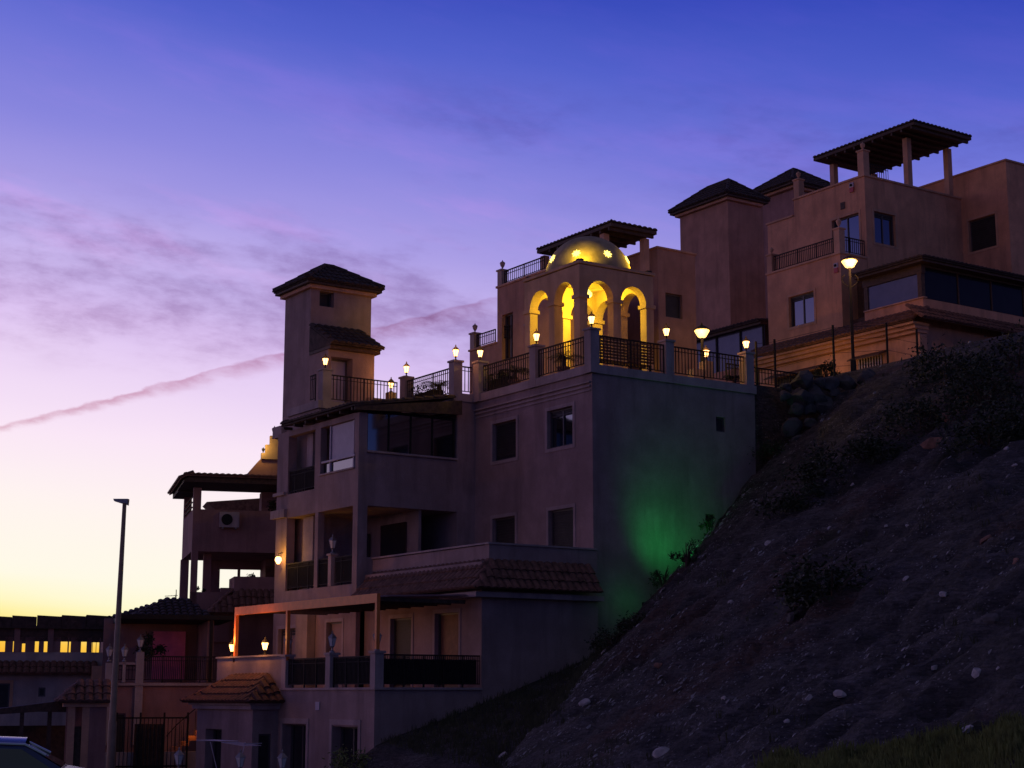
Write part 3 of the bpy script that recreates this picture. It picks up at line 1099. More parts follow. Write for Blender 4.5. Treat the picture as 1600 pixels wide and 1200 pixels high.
LG = 'lit lanterns around the roof terrace'
top = PZ + 1.08
lit = [((29.02, 38.45, top), 'lit lantern on the corner pillar in front of the pavilion'),
       ((X0 + .08, 41.35, top), 'lit lantern on the railing pillar just left of the pavilion columns'),
       ((X0 + .02, 44.45, top), 'lit lantern right of the inner corner of the terrace railing, beside the potted palm'),
       ((28.28, 44.8, top), 'lit lantern on the pillar at the jog of the terrace, against the sky'),
       ((28.38, 48.1, top), 'lit lantern on the pillar at the right end of the tower railing, beside a shrub'),
       ((31.92, 38.5, top), 'lit lantern on the middle pillar above the windowless side wall'),
       ((35.18, 38.5, top), 'lit lantern on the last terrace pillar before the hillside fence'),
       ((25.45, 48.44, top), 'lit lantern in front of the stair tower door'),
       ((28.35, 49.08, 10.25), 'lit lantern seen through the railing between tower and terrace pillar'),
       ((34.29, 39.41, 10.40), 'lit lantern on a low yellow pier behind the terrace railing'),
       ((XE + .1, 47.15, 1.13), 'lit lantern at the left end of the parapet under the pergola'),
       ((XE + .1, 44.9, 1.13), 'lit lantern on the parapet under the pergola, right of the first')]
first = None
rl = random.Random(4)
for loc, lab in lit:
    gname = LG if loc[2] > 5 else 'lit lanterns under the pergola'
    if first is None:
        first = make_lantern(True, lab, loc, gname)
    else:
        clone(first, loc, lab, gname)
    pw = rl.choice((6, 8, 10, 12)) if loc[2] > 5 else 32
    point('lantern_light', (loc[0] - (.35 if loc[2] < 5 else .16), loc[1] - .16, loc[2] + (.70 if pw < 9 else .5)), WARM, pw, .06)
# unlit lanterns
unlit = [((XE + .1, 40.75, 1.12), 'unlit lantern on the middle pillar of the lower terrace railing', 1.15),
         ((XE + .13, 38.33, 1.12), 'unlit lantern on the corner pillar where the orange pergola ends', 1.15),
         ((XE + .12, 43.45, 1.12), 'unlit dark lantern at the right end of the pergola parapet', 1.2),
         ((XB + .08, 46.42, 4.34), 'unlit lantern on the balcony post right of the glowing wall lamp', 1.2)]
fu = None
for loc, lab, s_ in unlit:
    if fu is None:
        fu = make_lantern(False, lab, loc, 'unlit lanterns on the balcony posts')
        fu.scale = (s_,) * 3
    else:
        clone(fu, loc, lab, 'unlit lanterns on the balcony posts', scale=s_)
# piers carrying the two inner lanterns
o = MB().box(33.67, 39.31, 9.5, 34.13, 39.61, 10.1).box(34.13, 39.25, 9.5, 34.45, 39.57, 10.39).build('garden_wall', M_PAV, None, base=(34.29, 39.41, 9.5))
tag(o, 'low yellow-lit wall and pier behind the right terrace railing', 'wall')
o = MB().box(27.45, 49.00, 9.5, 29.65, 49.23, 9.98).box(28.21, 48.96, 9.982, 28.49, 49.22, 10.24).build('garden_wall', M_PAV, None, base=(28.35, 49.08, 9.5))
tag(o, 'low orange-lit wall behind the railing right of the stair tower', 'wall')
# wall lamp on the loggia
wl = thing('wall_lamp', (XB - .15, 49.75, 4.3), 'glowing wall lamp at the left end of the middle balcony', 'lamp')
mb = MB(); mb.lathe((XB - .15, 49.75, 4.22), [(.04, 0), (.11, .12), (.10, .2), (.05, .24)], 10); mb.build('lamp_glass', M_LAMPG, wl)
mb = MB(); mb.tube([(XB - .15, 49.75, 4.46), (XB - .15, 49.75, 4.56), (XB, 49.75, 4.6)], .015, 5); mb.build('bracket', M_IRON, wl)
point('wall_lamp_light', (XB - .35, 49.6, 4.5), (1, .52, .06), 14, .05)


# ------------------------------------------------------------------ street lamps
def street_lamp(x, y, z0, zt, s, label, arms=True):
    t_ = thing('street_lamp', (x, y, z0), label, 'street lamp', 'lit classic street lamps on the hill')
    mb = MB(); mb.tube([(x, y, z0), (x, y, z0 + .5), (x, y, z0 + .55), (x, y, zt)], [.11, .10, .06, .05], 10); mb.build('pole', M_IRON, t_)
    mb = MB(); mb.lathe((x, y, zt), [(.07, 0), (.19 * s, .03), (.36 * s, .24), (.34 * s, .27)], 8); mb.build('lamp_glass', M_STREETG, t_)
    mb = MB(); mb.lathe((x, y, zt + .272), [(.42 * s, 0), (.40 * s, .03), (.22 * s, .11), (.04, .17), (.02, .26)], 10); mb.build('cap', M_IRON, t_)
    if arms:
        for sg in (-1, 1):
            mb = MB()
            pts = [(x + sg * .30 * math.cos(HEAD - math.pi / 2) * math.sin(k * .5), y + sg * .30 * math.sin(HEAD - math.pi / 2) * math.sin(k * .5), zt - .75 + .1 * k) for k in range(6)]
            mb.tube(pts, .016, 5); mb.build('scroll', M_IRON, t_)
    return t_


street_lamp(43.0, 41.45, ground_z(43, 41.45, False) - .1, 15.18, .8, 'tall street lamp glowing in front of the upper house')
point('street_light', (42.75, 41.0, 15.3), (1, .46, .16), 80, .12)
sx, sy = 36.73, 42.4
street_lamp(sx, sy, 9.5, 12.0, .72, 'street lamp glowing behind the terrace, left of the glass lean-to', False)
point('street_light', (sx - .3, sy - .3, 12.1), (1, .5, .16), 16, .12)
# lamp of the drive below the upper house: its warm light shows under the eaves
point('porch_light', (45.4, 46.6, 12.2), (1, .45, .12), 38, .1)

# ------------------------------------------------------------------ slim road lamp at left
RL = thing('road_lamp', (3.6, 36.2, -3.0), 'slim tall road lamp post against the yellow horizon at left', 'street lamp')
RL.location = (13.62, 35.48, -3.0)
mb = MB(); mb.tube([(3.6, 36.2, -3.0), (3.6, 36.2, -.6), (3.6, 36.2, -.55), (3.66, 36.2, 4.2)], [.105, .095, .075, .045], 12)
mb.build('pole', mat('lamp_post_flare', (.34, .22, .15), .6, .15, 6), RL, smooth=True)  # warm brown stands for the backlight flare around the pole
mb = MB()
dR = (math.cos(HEAD - math.pi / 2), math.sin(HEAD - math.pi / 2))
hx, hy = 3.66, 36.2
mb.prism([(hx + dR[0] * .06, hy + dR[1] * .06, 4.16), (hx - dR[0] * .24, hy - dR[1] * .24, 4.25), (hx - dR[0] * .26, hy - dR[1] * .26, 4.30), (hx + dR[0] * .07, hy + dR[1] * .07, 4.30)], (-dR[1] * .16, dR[0] * .16, 0))
mb.build('lamp_head', M_STEEL, RL)

# ------------------------------------------------------------------ house behind the pavilion
V = thing('hill_house', (34, 48, 9.5), 'flat-roofed house with a roof pergola directly behind the domed pavilion', 'building')
block(V, M_MID, 34.0, 47.0, 37.0, 50.94, 9.5, 15.1, hx=[(49.9, 50.62, 12.2, 14.0, 'doorglass', .2)])
block(V, M_MID, 34.0, 50.942, 37.0, 52.85, 9.5, 12.98)
block(V, M_MID, 37.002, 50.0, 39.40, 53, 9.5, 15.1, hy=[(38.2, 38.75, 12.4, 13.7, 'win', .15)], sides='yYt')
block(V, M_MID, 39.42, 48.0, 41.3, 52, 9.5, 16.85, hy=[(39.78, 40.62, 14.2, 15.15, 'blind', .18)])
mb = MB(); mb.box(39.36, 47.94, 16.852, 41.36, 52.06, 16.92); mb.build('coping', M_UPTRIM, V)
mb = MB(); mb.box(33.95, 50.992, 12.982, 34.2, 52.9, 13.05); mb.build('coping', M_UPTRIM, V)
mb = MB(); mb.box(33.95, 46.95, 15.102, 37.05, 47.3, 15.18); mb.box(33.95, 47.302, 15.102, 34.2, 50.99, 15.18)
mb.build('coping', M_UPTRIM, V)
pillar(V, 34.14, 50.8, 15.1, 15.75, .28); urn(V, 34.14, 50.8, 15.8, .8)
pillar(V, 34.14, 52.7, 12.98, 13.65, .28); urn(V, 34.14, 52.7, 13.7, .8)
pillar(V, 34.1, 48.9, 11.0, 13.3, .28); urn(V, 34.1, 48.9, 13.35, .8)
railing(V, (34.1, 48.0), (34.1, 50.6), 15.18, .55)
railing(V, (34.1, 51.2), (34.1, 52.5), 13.05, .55)
railing(V, (34.1, 50.3), (34.1, 51.0), 13.05, .55)


def flat_pergola(par, x0, y0, x1, y1, z, posts, zb):
    mb = MB()
    mb.box(x0, y0, z - .16, x1, y1, z - .04)
    for k in range(int((y1 - y0) / .55)):
        y = y0 + .15 + k * .55
        mb.box(x0 + .03, y, z - .28, x1 - .03, y + .09, z - .162)
    o = mb.build('pergola_deck', M_WOOD, par)
    t2 = MB()
    xm, ym = (x0 + x1) / 2, (y0 + y1) / 2
    tiles(None, (x0, y1, z - .03), (x0, y0, z - .03), (xm - x0, 0, .12), mb=t2, left=.8, right=.8)
    tiles(None, (x0, y0, z - .03), (x1, y0, z - .03), (0, (x1 - x0) / 2, .12), mb=t2, left=(x1 - x0) / 2, right=(x1 - x0) / 2)
    tiles(None, (x1, y0, z - .03), (x1, y1, z - .03), (xm - x1, 0, .12), mb=t2, left=.8, right=.8)
    t2.lathe((x0 + .06, y0 + .06, z + .0), [(.09, 0), (.08, .06), (.02, .12)], 8)
    t2.build('roof', M_TILED, par)
    for (x, y) in posts:
        pillar(par, x, y, zb, z - .281, .26, M_UPTRIM, cap=False)


flat_pergola(V, 37.0, 47.75, 39.2, 52.6, 17.45, [(37.25, 48.5), (38.95, 48.2), (37.25, 52.4), (38.95, 52.3)], 15.1)

# ------------------------------------------------------------------ stair tower houses
T = thing('tower_house', (52.5, 58.5, 9.5), 'salmon tower house with a hipped roof between the pavilion and the upper house', 'building')
block(T, M_MID, 52.5, 58.5, 54.8, 62.1, 9.5, 23.6)
hip(T, 52.5, 58.5, 54.5, 62.1, 23.88, 1.15, .40, M_TILED)
T2 = thing('tower_house', (60, 61.7, 12), 'second hip-roofed tower rising just left of the big roof pergola', 'building')
block(T2, M_G, 60.0, 61.7, 63.4, 64.8, 12, 26.3, hx=[(63.0, 63.6, 24.35, 24.9, 'blind', .2)])
hip(T2, 60.0, 61.7, 63.4, 64.8, 26.6, 1.45, .48, M_TILED)
TC = thing('lean_to', (49.2, 52.7, 12), 'long glazed lean-to with a sloping dark beam at the foot of the tower house', 'conservatory')
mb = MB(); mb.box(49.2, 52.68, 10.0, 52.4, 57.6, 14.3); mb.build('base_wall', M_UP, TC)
mb = MB(); mb.box(49.26, 52.7, 14.3, 49.29, 57.5, 15.95); gp = mb.build('window', mat('blue_glass', (.10, .11, .19), .05, .1, 2, spec=.9), TC)
MATS['blue_glass'].node_tree.nodes['Principled BSDF'].inputs['IOR'].default_value = 1.3
mb = MB()
for y in (52.72, 54.2, 55.8, 57.4):
    mb.box(49.20, y, 14.3, 49.255, y + .08, 15.95)
mb.build('frame', M_IRON, gp)
mb = MB(); mb.box(49.0, 52.68, 15.952, 52.4, 57.8, 16.1); mb.build('roof_beam', M_WOOD, TC)
mb = MB()
tiles(None, (48.9, 57.9, 16.12), (48.9, 52.68, 16.12), (3.4, 0, .4), mb=mb)
mb.build('roof', M_TILED, TC)

# ------------------------------------------------------------------ upper house
U = thing('upper_house', (48, 42.5, 11), 'large lamp-warmed house on top of the hill with balconies and a roof pergola', 'building')
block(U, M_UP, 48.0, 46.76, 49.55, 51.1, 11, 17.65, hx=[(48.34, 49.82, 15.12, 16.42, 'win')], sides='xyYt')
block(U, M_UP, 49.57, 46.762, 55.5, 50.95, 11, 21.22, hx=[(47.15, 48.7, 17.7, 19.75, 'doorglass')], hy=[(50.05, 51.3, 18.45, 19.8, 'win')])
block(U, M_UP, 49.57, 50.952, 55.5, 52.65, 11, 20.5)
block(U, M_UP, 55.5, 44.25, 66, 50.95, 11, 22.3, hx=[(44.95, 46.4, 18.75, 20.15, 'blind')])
mb = MB()
mb.box(47.94, 46.70, 17.652, 48.2, 51.15, 17.73); mb.box(48.202, 46.70, 17.652, 49.55, 46.95, 17.73); mb.build('coping', M_UPTRIM, U)
mb = MB()
mb.box(49.51, 46.70, 21.222, 55.49, 47.0, 21.30); mb.box(49.51, 47.002, 21.222, 49.8, 51.0, 21.30); mb.box(49.51, 51.002, 20.502, 49.8, 52.7, 20.58)
mb.build('coping', M_UPTRIM, U)
mb = MB()
mb.box(55.44, 44.19, 22.302, 66, 44.5, 22.38); mb.box(55.44, 44.502, 22.302, 55.8, 50.9, 22.38)
mb.build('coping', M_UPTRIM, U)
pillar(U, 48.16, 46.94, 17.65, 18.72, .32, M_UPTRIM); urn(U, 48.16, 46.94, 18.78, .9, M_UPTRIM)
pillar(U, 48.16, 50.95, 17.65, 18.5, .3, M_UPTRIM); urn(U, 48.16, 50.95, 18.55, .7, M_UPTRIM)
pillar(U, 49.75, 46.95, 21.22, 22.35, .34, M_UPTRIM); urn(U, 49.75, 46.95, 22.4, .8, M_UPTRIM)
pillar(U, 49.75, 50.8, 21.22, 22.1, .32, M_UPTRIM); urn(U, 49.75, 50.8, 22.15, .8, M_UPTRIM)
railing(U, (48.12, 47.12), (48.12, 50.78), 17.73, .72, .11)
railing(U, (48.34, 46.84), (49.5, 46.84), 17.73, .72, .11)
flat_pergola(U, 51.6, 45.75, 55.2, 51.7, 23.75, [(52.45, 46.95), (55.0, 46.95), (52.45, 51.3), (55.0, 51.3)], 21.25)
railing(U, (50.4, 47.3), (51.6, 47.3), 21.3, .8)
# alarm boxes: small white and red plates on the two pillars
for (x, y, z) in ((49.48, 47.45, 20.9), (47.93, 47.0, 17.1)):
    sg = thing('alarm_sign', (x, y, z), 'small white and red alarm plate %s' % ('high on the top storey wall of the upper house' if z > 18 else 'at the balcony corner above the street lamp'), 'sign')
    mb = MB(); mb.box(x + .02, y - .11, z, x + .07, y + .11, z + .2); mb.build('plate', M_WSHUT, sg)
    mb = MB(); mb.lathe((x, y, z + .05), [(.05, 0), (.06, .05), (.03, .1)], 8); mb.build('siren', M_IRON, sg)
    mb = MB(); mb.box(x + .02, y - .11, z - .2, x + .07, y + .11, z - .002); mb.build('sign_panel', mat('sign_red', (.5, .06, .06), .5, .05), sg)
# vent under the top storey
mb = MB(); mb.box(49.54, 47.9, 20.1, 49.56, 48.15, 20.4); mb.build('vent', M_WOOD, U)
# conservatory wing on the right
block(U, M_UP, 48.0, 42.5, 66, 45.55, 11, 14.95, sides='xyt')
mb = MB(); mb.box(48.9, 45.552, 11, 49.5, 46.76, 17.0); mb.box(48.4, 45.552, 11, 48.6, 46.76, 14.9); mb.build('recess_wall', M_WOOD, U)
mb = MB(); mb.box(48.05, 42.75, 15.0, 48.08, 45.35, 15.95); gw_ = mb.build('window', MATS['blue_glass'], U)
mb = MB(); mb.box(48.2, 42.6, 15.0, 66, 42.63, 16.2); mb.build('window', mat('tinted_glass', (.02, .02, .025), .12, .1, 2), U)
MATS['tinted_glass'].node_tree.nodes['Principled BSDF'].inputs['IOR'].default_value = 1.22
mb = MB()
for y in (42.55, 45.35):
    mb.box(48.0, y, 14.95, 48.2, y + .2, 16.3)
for k in range(9):
    x = 50.1 + k * 1.95
    mb.box(x, 42.56, 14.95, x + .06, 42.598, 16.2)
mb.box(47.98, 42.5, 15.96, 48.2, 45.6, 16.3); mb.box(48.21, 42.5, 16.2, 66, 42.598, 16.35)
mb.build('frame', M_WOOD, gw_)
mb = MB(); mb.box(47.94, 42.42, 14.952, 48.15, 45.55, 15.0); mb.build('sill', M_UPTRIM, U)
mb = MB()
tiles(None, (47.5, 45.7, 16.42), (47.5, 42.0, 16.42), (2.1, 0, .65), mb=mb, right=2.1)
tiles(None, (47.5, 42.0, 16.42), (66, 42.0, 16.42), (0, 2.1, .65), mb=mb, left=2.1)
mb.build('roof', M_TILED, U)
mb = MB(); mb.box(47.6, 42.1, 16.28, 66, 45.7, 16.38); mb.build('soffit', M_WOOD, U)
# long tiled skirt and the ground floor under it
mb = MB()
tiles(None, (47.0, 51.9, 13.95), (47.0, 42.2, 13.95), (1.0, 0, .62), mb=mb)
tiles(None, (47.0, 41.7, 13.95), (66, 41.7, 13.95), (0, .8, .62), mb=mb)
mb.build('roof', M_TILE, U)
mb = MB()
mb.box(47.1, 42.25, 13.80, 48.0, 51.8, 13.90); mb.box(47.25, 42.3, 13.66, 48.0, 51.7, 13.798); mb.box(47.4, 42.35, 13.52, 48.0, 51.6, 13.658)
mb.build('cornice', M_UPTRIM, U)
block(U, M_UPTRIM, 47.6, 42.4, 48.0, 51.4, 10.5, 13.51, hx=[(44.3, 45.6, 11.6, 13.0, 'win'), (47.6, 50.4, 11.4, 13.0, 'blind')], sides='xyY')
for (ya, yb) in ((44.1, 45.8), (47.4, 50.6)):
    mb = MB(); mb.prism([(47.58, ya, 13.15), (47.15, ya, 12.95), (47.15, ya, 12.90), (47.58, ya, 13.05)], (0, yb - ya, 0)); mb.build('awning', M_WOOD, U)
mb = MB()
for k in range(9):
    mb.box(47.55, 44.35 + k * .145, 11.6, 47.575, 44.40 + k * .145, 13.0)
mb.build('window_bars', M_WSHUT, U)

# ------------------------------------------------------------------ hillside: fence, stone wall
FE = thing('mesh_fence', (36.4, 38.7, 9.7), 'tall thin black posts of a wire fence along the crest of the slope', 'fence')
fx = [(35.6, 38.5), (36.5, 38.6), (39.15, 38.6), (41.7, 38.6), (43.3, 38.7)]
tops = [11.05, 11.25, 12.05, 12.45, 12.45]
for (x, y), zt in zip(fx, tops):
    mb = MB(); mb.tube([(x, y, ground_z(x, y, False) - .4), (x, y, zt)], .04, 6); mb.build('post', M_IRON, FE)
mb = MB()
for i in range(len(fx) - 1):
    for h_ in (.08, .5, .95, 1.4):
        mb.tube([(*fx[i], tops[i] - h_), (*fx[i + 1], tops[i + 1] - h_)], .006, 4)
mb.build('wire', M_IRON, FE)
GF = thing('garden_fence', (36.6, 40.4, 9.9), 'low dark railing behind the crest, left of the tall street lamp', 'fence')
railing(GF, (36.2, 40.6), (42.5, 40.6), 10.15, .62, .14, name='railing_panel')

random.seed(21)


def rock(r, flat=.7, seed=0, sub=2):
    """an angular stone: icosphere with planes knocked off"""
    import bmesh
    bm = bmesh.new()
    bmesh.ops.create_icosphere(bm, subdivisions=sub, radius=1)
    rnd = random.Random(seed)
    cuts = [(Vector((rnd.uniform(-1, 1), rnd.uniform(-1, 1), rnd.uniform(-1, 1))).normalized(), rnd.uniform(.45, .85)) for _ in range(9)]
    for v in bm.verts:
        for n_, d_ in cuts:
            e = v.co.dot(n_) - d_
            if e > 0:
                v.co -= n_ * e
        v.co += v.co.normalized() * noise.noise(v.co * 2 + Vector((seed, 0, 0))) * .12
        v.co.z *= flat
        v.co *= r
    vs = [tuple(v.co) for v in bm.verts]
    fs = [tuple(v.index for v in f.verts) for f in bm.faces]
    bm.free()
    return vs, fs


SW = MB()
rr = random.Random(5)
for row in range(7):
    z = 7.0 + row * .42
    x = 35.8 + (0 if row % 2 else .25)
    xe = 41.2
    while x < xe:
        w = rr.uniform(.3, .75)
        gy = None
        # the wall battered back into the bank
        y = 37.2 - (x - 36) * .28 + row * .09
        gz = ground_z(x, y - .25, False)
        zz = z + (x - 36) * .16
        if zz > gz - .5:
            vs, fs = rock(w * rr.uniform(.62, .85), .75, rr.randint(0, 999), 2)
            dz_ = rr.uniform(-.14, .14)
            dy_ = rr.uniform(-.1, .1)
            SW.add([(v[0] + x + w / 2, v[1] * .8 + y + dy_, v[2] + zz + dz_) for v in vs], fs)
        x += w
if SW.v:
    tag(SW.build('retaining_wall', M_ROCKD, None, base=(37.5, 37, 7)), 'dark rough boulder retaining wall below the crest fence', 'wall')

# loose stones on the bank: the larger ones are things, the chips are one stuff object
def on_bank(px, py):
    """first hit of the view ray with the bank, used once to find where a stone seen in the photograph lies"""
    f = Vector((ch * math.cos(TILT), sh * math.cos(TILT), math.sin(TILT)))
    r = Vector((sh, -ch, 0))
    u = r.cross(f)
    d = (r * (px - 800) + f * F_PX + u * (600 - py)).normalized()
    s = 14.0
    while s < 80:
        q_ = d * s
        if q_.z < ground_z(q_.x, q_.y):
            return q_
        s += .08
    return d * 40


big_rocks = [(1202, 850, .16, 'p'), (1030, 1040, .12, 'r'), (1480, 655, .24, 'r'), (1455, 695, .34, 'r'), (1313, 1086, .14, 'p'), (1035, 1178, .19, 'p'),
             (913, 1098, .18, 'p'), (1264, 1090, .09, 'p'), (1140, 942, .10, 'p'), (1475, 930, .12, 'p'), (1527, 988, .10, 'p'), (1548, 968, .16, 'd'),
             (1572, 702, .11, 'p'), (1586, 728, .10, 'p'), (1332, 758, .11, 'p'), (1384, 822, .08, 'p'), (1417, 822, .09, 'p'), (785, 1182, .16, 'p'),
             (868, 1118, .13, 'd'), (1526, 1053, .14, 'p'), (1459, 1044, .11, 'p'), (1565, 1043, .1, 'p'), (1227, 1132, .13, 'p'), (1508, 1144, .14, 'p'),
             (1130, 1093, .1, 'p'), (1236, 965, .17, 'd'), (1325, 1120, .14, 'd'), (1490, 860, .12, 'd'), (1415, 905, .1, 'p'), (1090, 1105, .1, 'p'),
             (1165, 868, .12, 'd'), (1290, 905, .1, 'd'), (1585, 880, .13, 'r'), (1540, 845, .15, 'r')]
descr = {'p': 'pale', 'r': 'rust-coloured', 'd': 'grey'}
wheres = ['high on the bank', 'low on the bank', 'midway up the bank']
nl = {}
for i, (px_, py_, r_, k_) in enumerate(big_rocks):
    q_ = on_bank(px_, py_)
    r_ *= .72 if k_ == 'p' else .9
    vs, fs = rock(r_, .65, i * 7 + 1, 2)
    aa = rr.uniform(0, 6)
    mb = MB().add([(v[0] * math.cos(aa) * 1.3 - v[1] * math.sin(aa), v[0] * math.sin(aa) * 1.3 + v[1] * math.cos(aa), v[2]) for v in vs], fs)
    o = mb.build('stone', {'p': M_ROCKP, 'r': M_ROCKR, 'd': M_ROCKD}[k_], None)
    o.location = (q_.x, q_.y, q_.z + r_ * .1)
    o.rotation_euler = (R(rr.uniform(-25, 25)), R(-35), 0)
    zone = 0 if py_ < 800 else (1 if py_ > 1060 else 2)
    same = sorted(a_[0] for a_ in big_rocks if a_[3] == k_ and (0 if a_[1] < 800 else (1 if a_[1] > 1060 else 2)) == zone)
    nth = same.index(px_)
    ordn = ('first', 'second', 'third', 'fourth', 'fifth', 'sixth', 'seventh', 'eighth', 'ninth', 'tenth', 'eleventh', 'twelfth')[nth]
    lab_ = '%s angular stone %s, %s' % (descr[k_], wheres[zone], ordn + ' from the left')
    tag(o, lab_, 'stone', '%s stones %s' % (descr[k_], wheres[zone]))
    continue
    tag(o, '%s angular stone %s' % (descr[k_], wheres[zone]), 'stone', '%s stones %s' % (descr[k_], wheres[zone]))
CH = MB()
for i in range(16000):
    y = rr.uniform(9, 38)
    xf, zf, kk = bank_parts(0, y)
    x = xf + abs(rr.gauss(0, 1)) * 6.5 - 1.0
    if x > 46:
        continue
    pn = noise.noise(Vector((x * .35, y * .35, 8)))
    if pn < .02 and rr.random() < .72:
        continue
    z = ground_z(x, y)
    d = math.hypot(x, y)
    r = rr.choice((.005, .005, .006, .007, .008, .010, .014, .026)) * (d / 28) * rr.uniform(.6, 1.2)
    vs = []
    for k in range(6):
        a = k * math.pi / 3 + rr.uniform(-.4, .4)
        e_ = rr.uniform(.7, 1.35)
        vs.append((x + math.cos(a) * r * 1.9 * e_, y + math.sin(a) * r * .7 * e_, z + rr.uniform(-.3, 1) * r + (math.cos(a) * r * 1.3)))
    vs.append((x + rr.uniform(-r, r) * .5, y, z + r * 1.2))
    CH.add(vs, [(k, (k + 1) % 6, 6) for k in range(6)])
tag(CH.build('gravel', mat('stone_chip', (.36, .34, .35), .9, .5, 9, .3, 30)), 'pale stone chips scattered over the dark bank', 'gravel', kind='stuff')


# ------------------------------------------------------------------ vegetation
def leaves(mb, c, rad, n, size, rnd, squash=.75, shell=.55):
    """clumps of small leaf faces spread through an uneven crown"""
    clumps = []
    for _ in range(max(5, n // 60)):
        v = Vector((rnd.gauss(0, 1), rnd.gauss(0, 1), rnd.gauss(0, 1))).normalized() * rnd.uniform(shell, 1.0)
        clumps.append((Vector((v.x * rad, v.y * rad, abs(v.z) * rad * squash)), rnd.uniform(.18, .42) * rad))
    for i in range(n):
        cc, cr = clumps[i % len(clumps)]
        v = Vector((rnd.gauss(0, .55), rnd.gauss(0, .55), rnd.gauss(0, .5))) * cr
        p_ = Vector(c) + cc + v
        d1 = Vector((rnd.gauss(0, 1), rnd.gauss(0, 1), rnd.gauss(0, .7))).normalized() * size * rnd.uniform(.6, 1.3)
        d2 = d1.cross(Vector((rnd.gauss(0, 1), rnd.gauss(0, 1), rnd.gauss(0, 1)))).normalized() * size * .38
        mb.add([p_ - d1, p_ + d2, p_ + d1, p_ - d2], [(0, 1, 2, 3)])


def bush(c, rad, n, label, size=.07, group=None, m=None, name='bush', squash=.75, seed=1):
    t_ = thing(name, c, label, 'bush', group)
    rnd = random.Random(seed)
    mb = MB()
    leaves(mb, c, rad, n, size, rnd, squash)
    mb.build('foliage', m or M_LEAF, t_)
    mb = MB()
    for k in range(6):
        a = rnd.uniform(0, 6.28)
        e = Vector((math.cos(a) * rad * .6, math.sin(a) * rad * .6, rad * squash * rnd.uniform(.5, .95)))
        b_ = Vector(c)
        mb.tube([b_ - Vector((0, 0, .15)), b_ + e * .5 + Vector((0, 0, rad * .08)), b_ + e], [.03 + rad * .02, .02, .008], 5)
    mb.build('stems', M_BRANCH, t_)
    return t_


bl = [(1300, 905, 1.05, 1600, 'largest round dark bush in the middle of the stony bank', 11),
      (1290, 720, 1.0, 1300, 'dark bush below the boulder wall, left of the rust rocks', 12),
      (1370, 690, 1.0, 1300, 'dark bush below the crest, right above the bare stony strip', 13),
      (1250, 770, .9, 1100, 'dark bush close to the green-lit wall corner', 14),
      (1440, 640, 1.2, 1400, 'dark bush under the last fence post', 15),
      (1540, 600, 1.6, 1800, 'broad dark bush at the right end of the crest', 16),
      (1545, 665, 1.2, 1400, 'dark bush above the rust-coloured rocks', 17),
      (1598, 640, 1.3, 1300, 'dark bush cut by the right edge of the picture', 18),
      (1215, 690, .7, 900, 'dark shrub growing against the end of the tall side wall', 19),
      (1000, 960, .55, 900, 'low bush in front of the green floodlight', 20),
      (960, 990, .6, 900, 'low bush at the foot of the side wall, left of the green glow', 22),
      (1480, 560, 1.4, 1500, 'dark hedge-like bush below the glazed wing', 23),
      (1235, 655, .6, 900, 'dark creeper over the middle of the boulder wall', 25),
      (1270, 612, .5, 700, 'dark shrub at the top of the boulder wall, under the fence', 26),
      (1590, 545, 1.4, 1500, 'dark bush below the right end of the glazed wing', 24)]
for (a_, c_, rad, n_, lab, sd) in bl:
    q_ = on_bank(a_, c_ + 22 * rad)
    bush((q_.x, q_.y, q_.z - .15), rad, n_, lab, .075 if rad > .8 else .05, 'dark bushes on the bank', None, seed=sd)

for (x, y, r_, sd, lab) in ((31.0, 37.75, .40, 51, 'twiggy bush right against the green-lit wall'), (30.6, 36.2, .4, 52, 'small bush in front of the hidden green floodlight'), (32.6, 37.5, .35, 53, 'tuft of shrub on the bank under the lower small wall window')):
    bush((x, y, ground_z(x, y) + .15), r_, 260, lab, .05, 'dark bushes on the bank', None, seed=sd, squash=1.6)
# dry grass in the foreground and on the berm below the wall
GR = MB()
rg = random.Random(3)


def tuft(x, y, n, h_):
    z = ground_z(x, y)
    for _ in range(n):
        a = rg.uniform(0, 6.28); l = rg.uniform(.1, .5) * h_
        bx_, by_ = x + rg.gauss(0, .07), y + rg.gauss(0, .07)
        hh = h_ * rg.uniform(.5, 1.2)
        ox, oy = math.cos(a) * l, math.sin(a) * l
        w = .007
        GR.add([(bx_ - w, by_ + w, z - .03), (bx_ + w, by_ - w, z - .03), (bx_ + ox * .4 + w * .7, by_ + oy * .4 - w * .7, z + hh * .6), (bx_ + ox * .4 - w * .7, by_ + oy * .4 + w * .7, z + hh * .6), (bx_ + ox, by_ + oy, z + hh)],
               [(0, 1, 2, 3), (3, 2, 4)])


for i in range(1500):
    px_ = rg.uniform(1190, 1610)
    lim = 1205 - (px_ - 1190) * .14 - 25 * noise.noise(Vector((px_ * .02, 0, 0)))
    py_ = lim + abs(rg.gauss(0, 1)) * 34 - rg.random() * 8
    if py_ > 1260:
        continue
    q_ = on_bank(px_, py_)
    tuft(q_.x, q_.y, 5, .16)
tag(GR.build('dry_grass', M_LEAF2), 'yellow-green grass along the bottom right edge', 'grass', kind='stuff')
GR = MB()
for i in range(2600):
    x, y = rg.uniform(21.9, 31.5), rg.uniform(30, 38.1)
    xf, zf, kk = bank_parts(x, y)
    if x > xf + .9:
        continue
    tuft(x, y, 6, .18)
for i in range(700):
    y = rg.uniform(12, 38)
    xf, zf, kk = bank_parts(0, y)
    x = xf + rg.uniform(0, 16)
    if noise.noise(Vector((x * .3, y * .3, 1))) > .1:
        tuft(x, y, 5, .15)
tag(GR.build('weeds', mat('weed_leaf', (.06, .065, .03), .8, .4, 5)), 'olive weeds on the bank and below the side wall', 'weeds', kind='stuff')


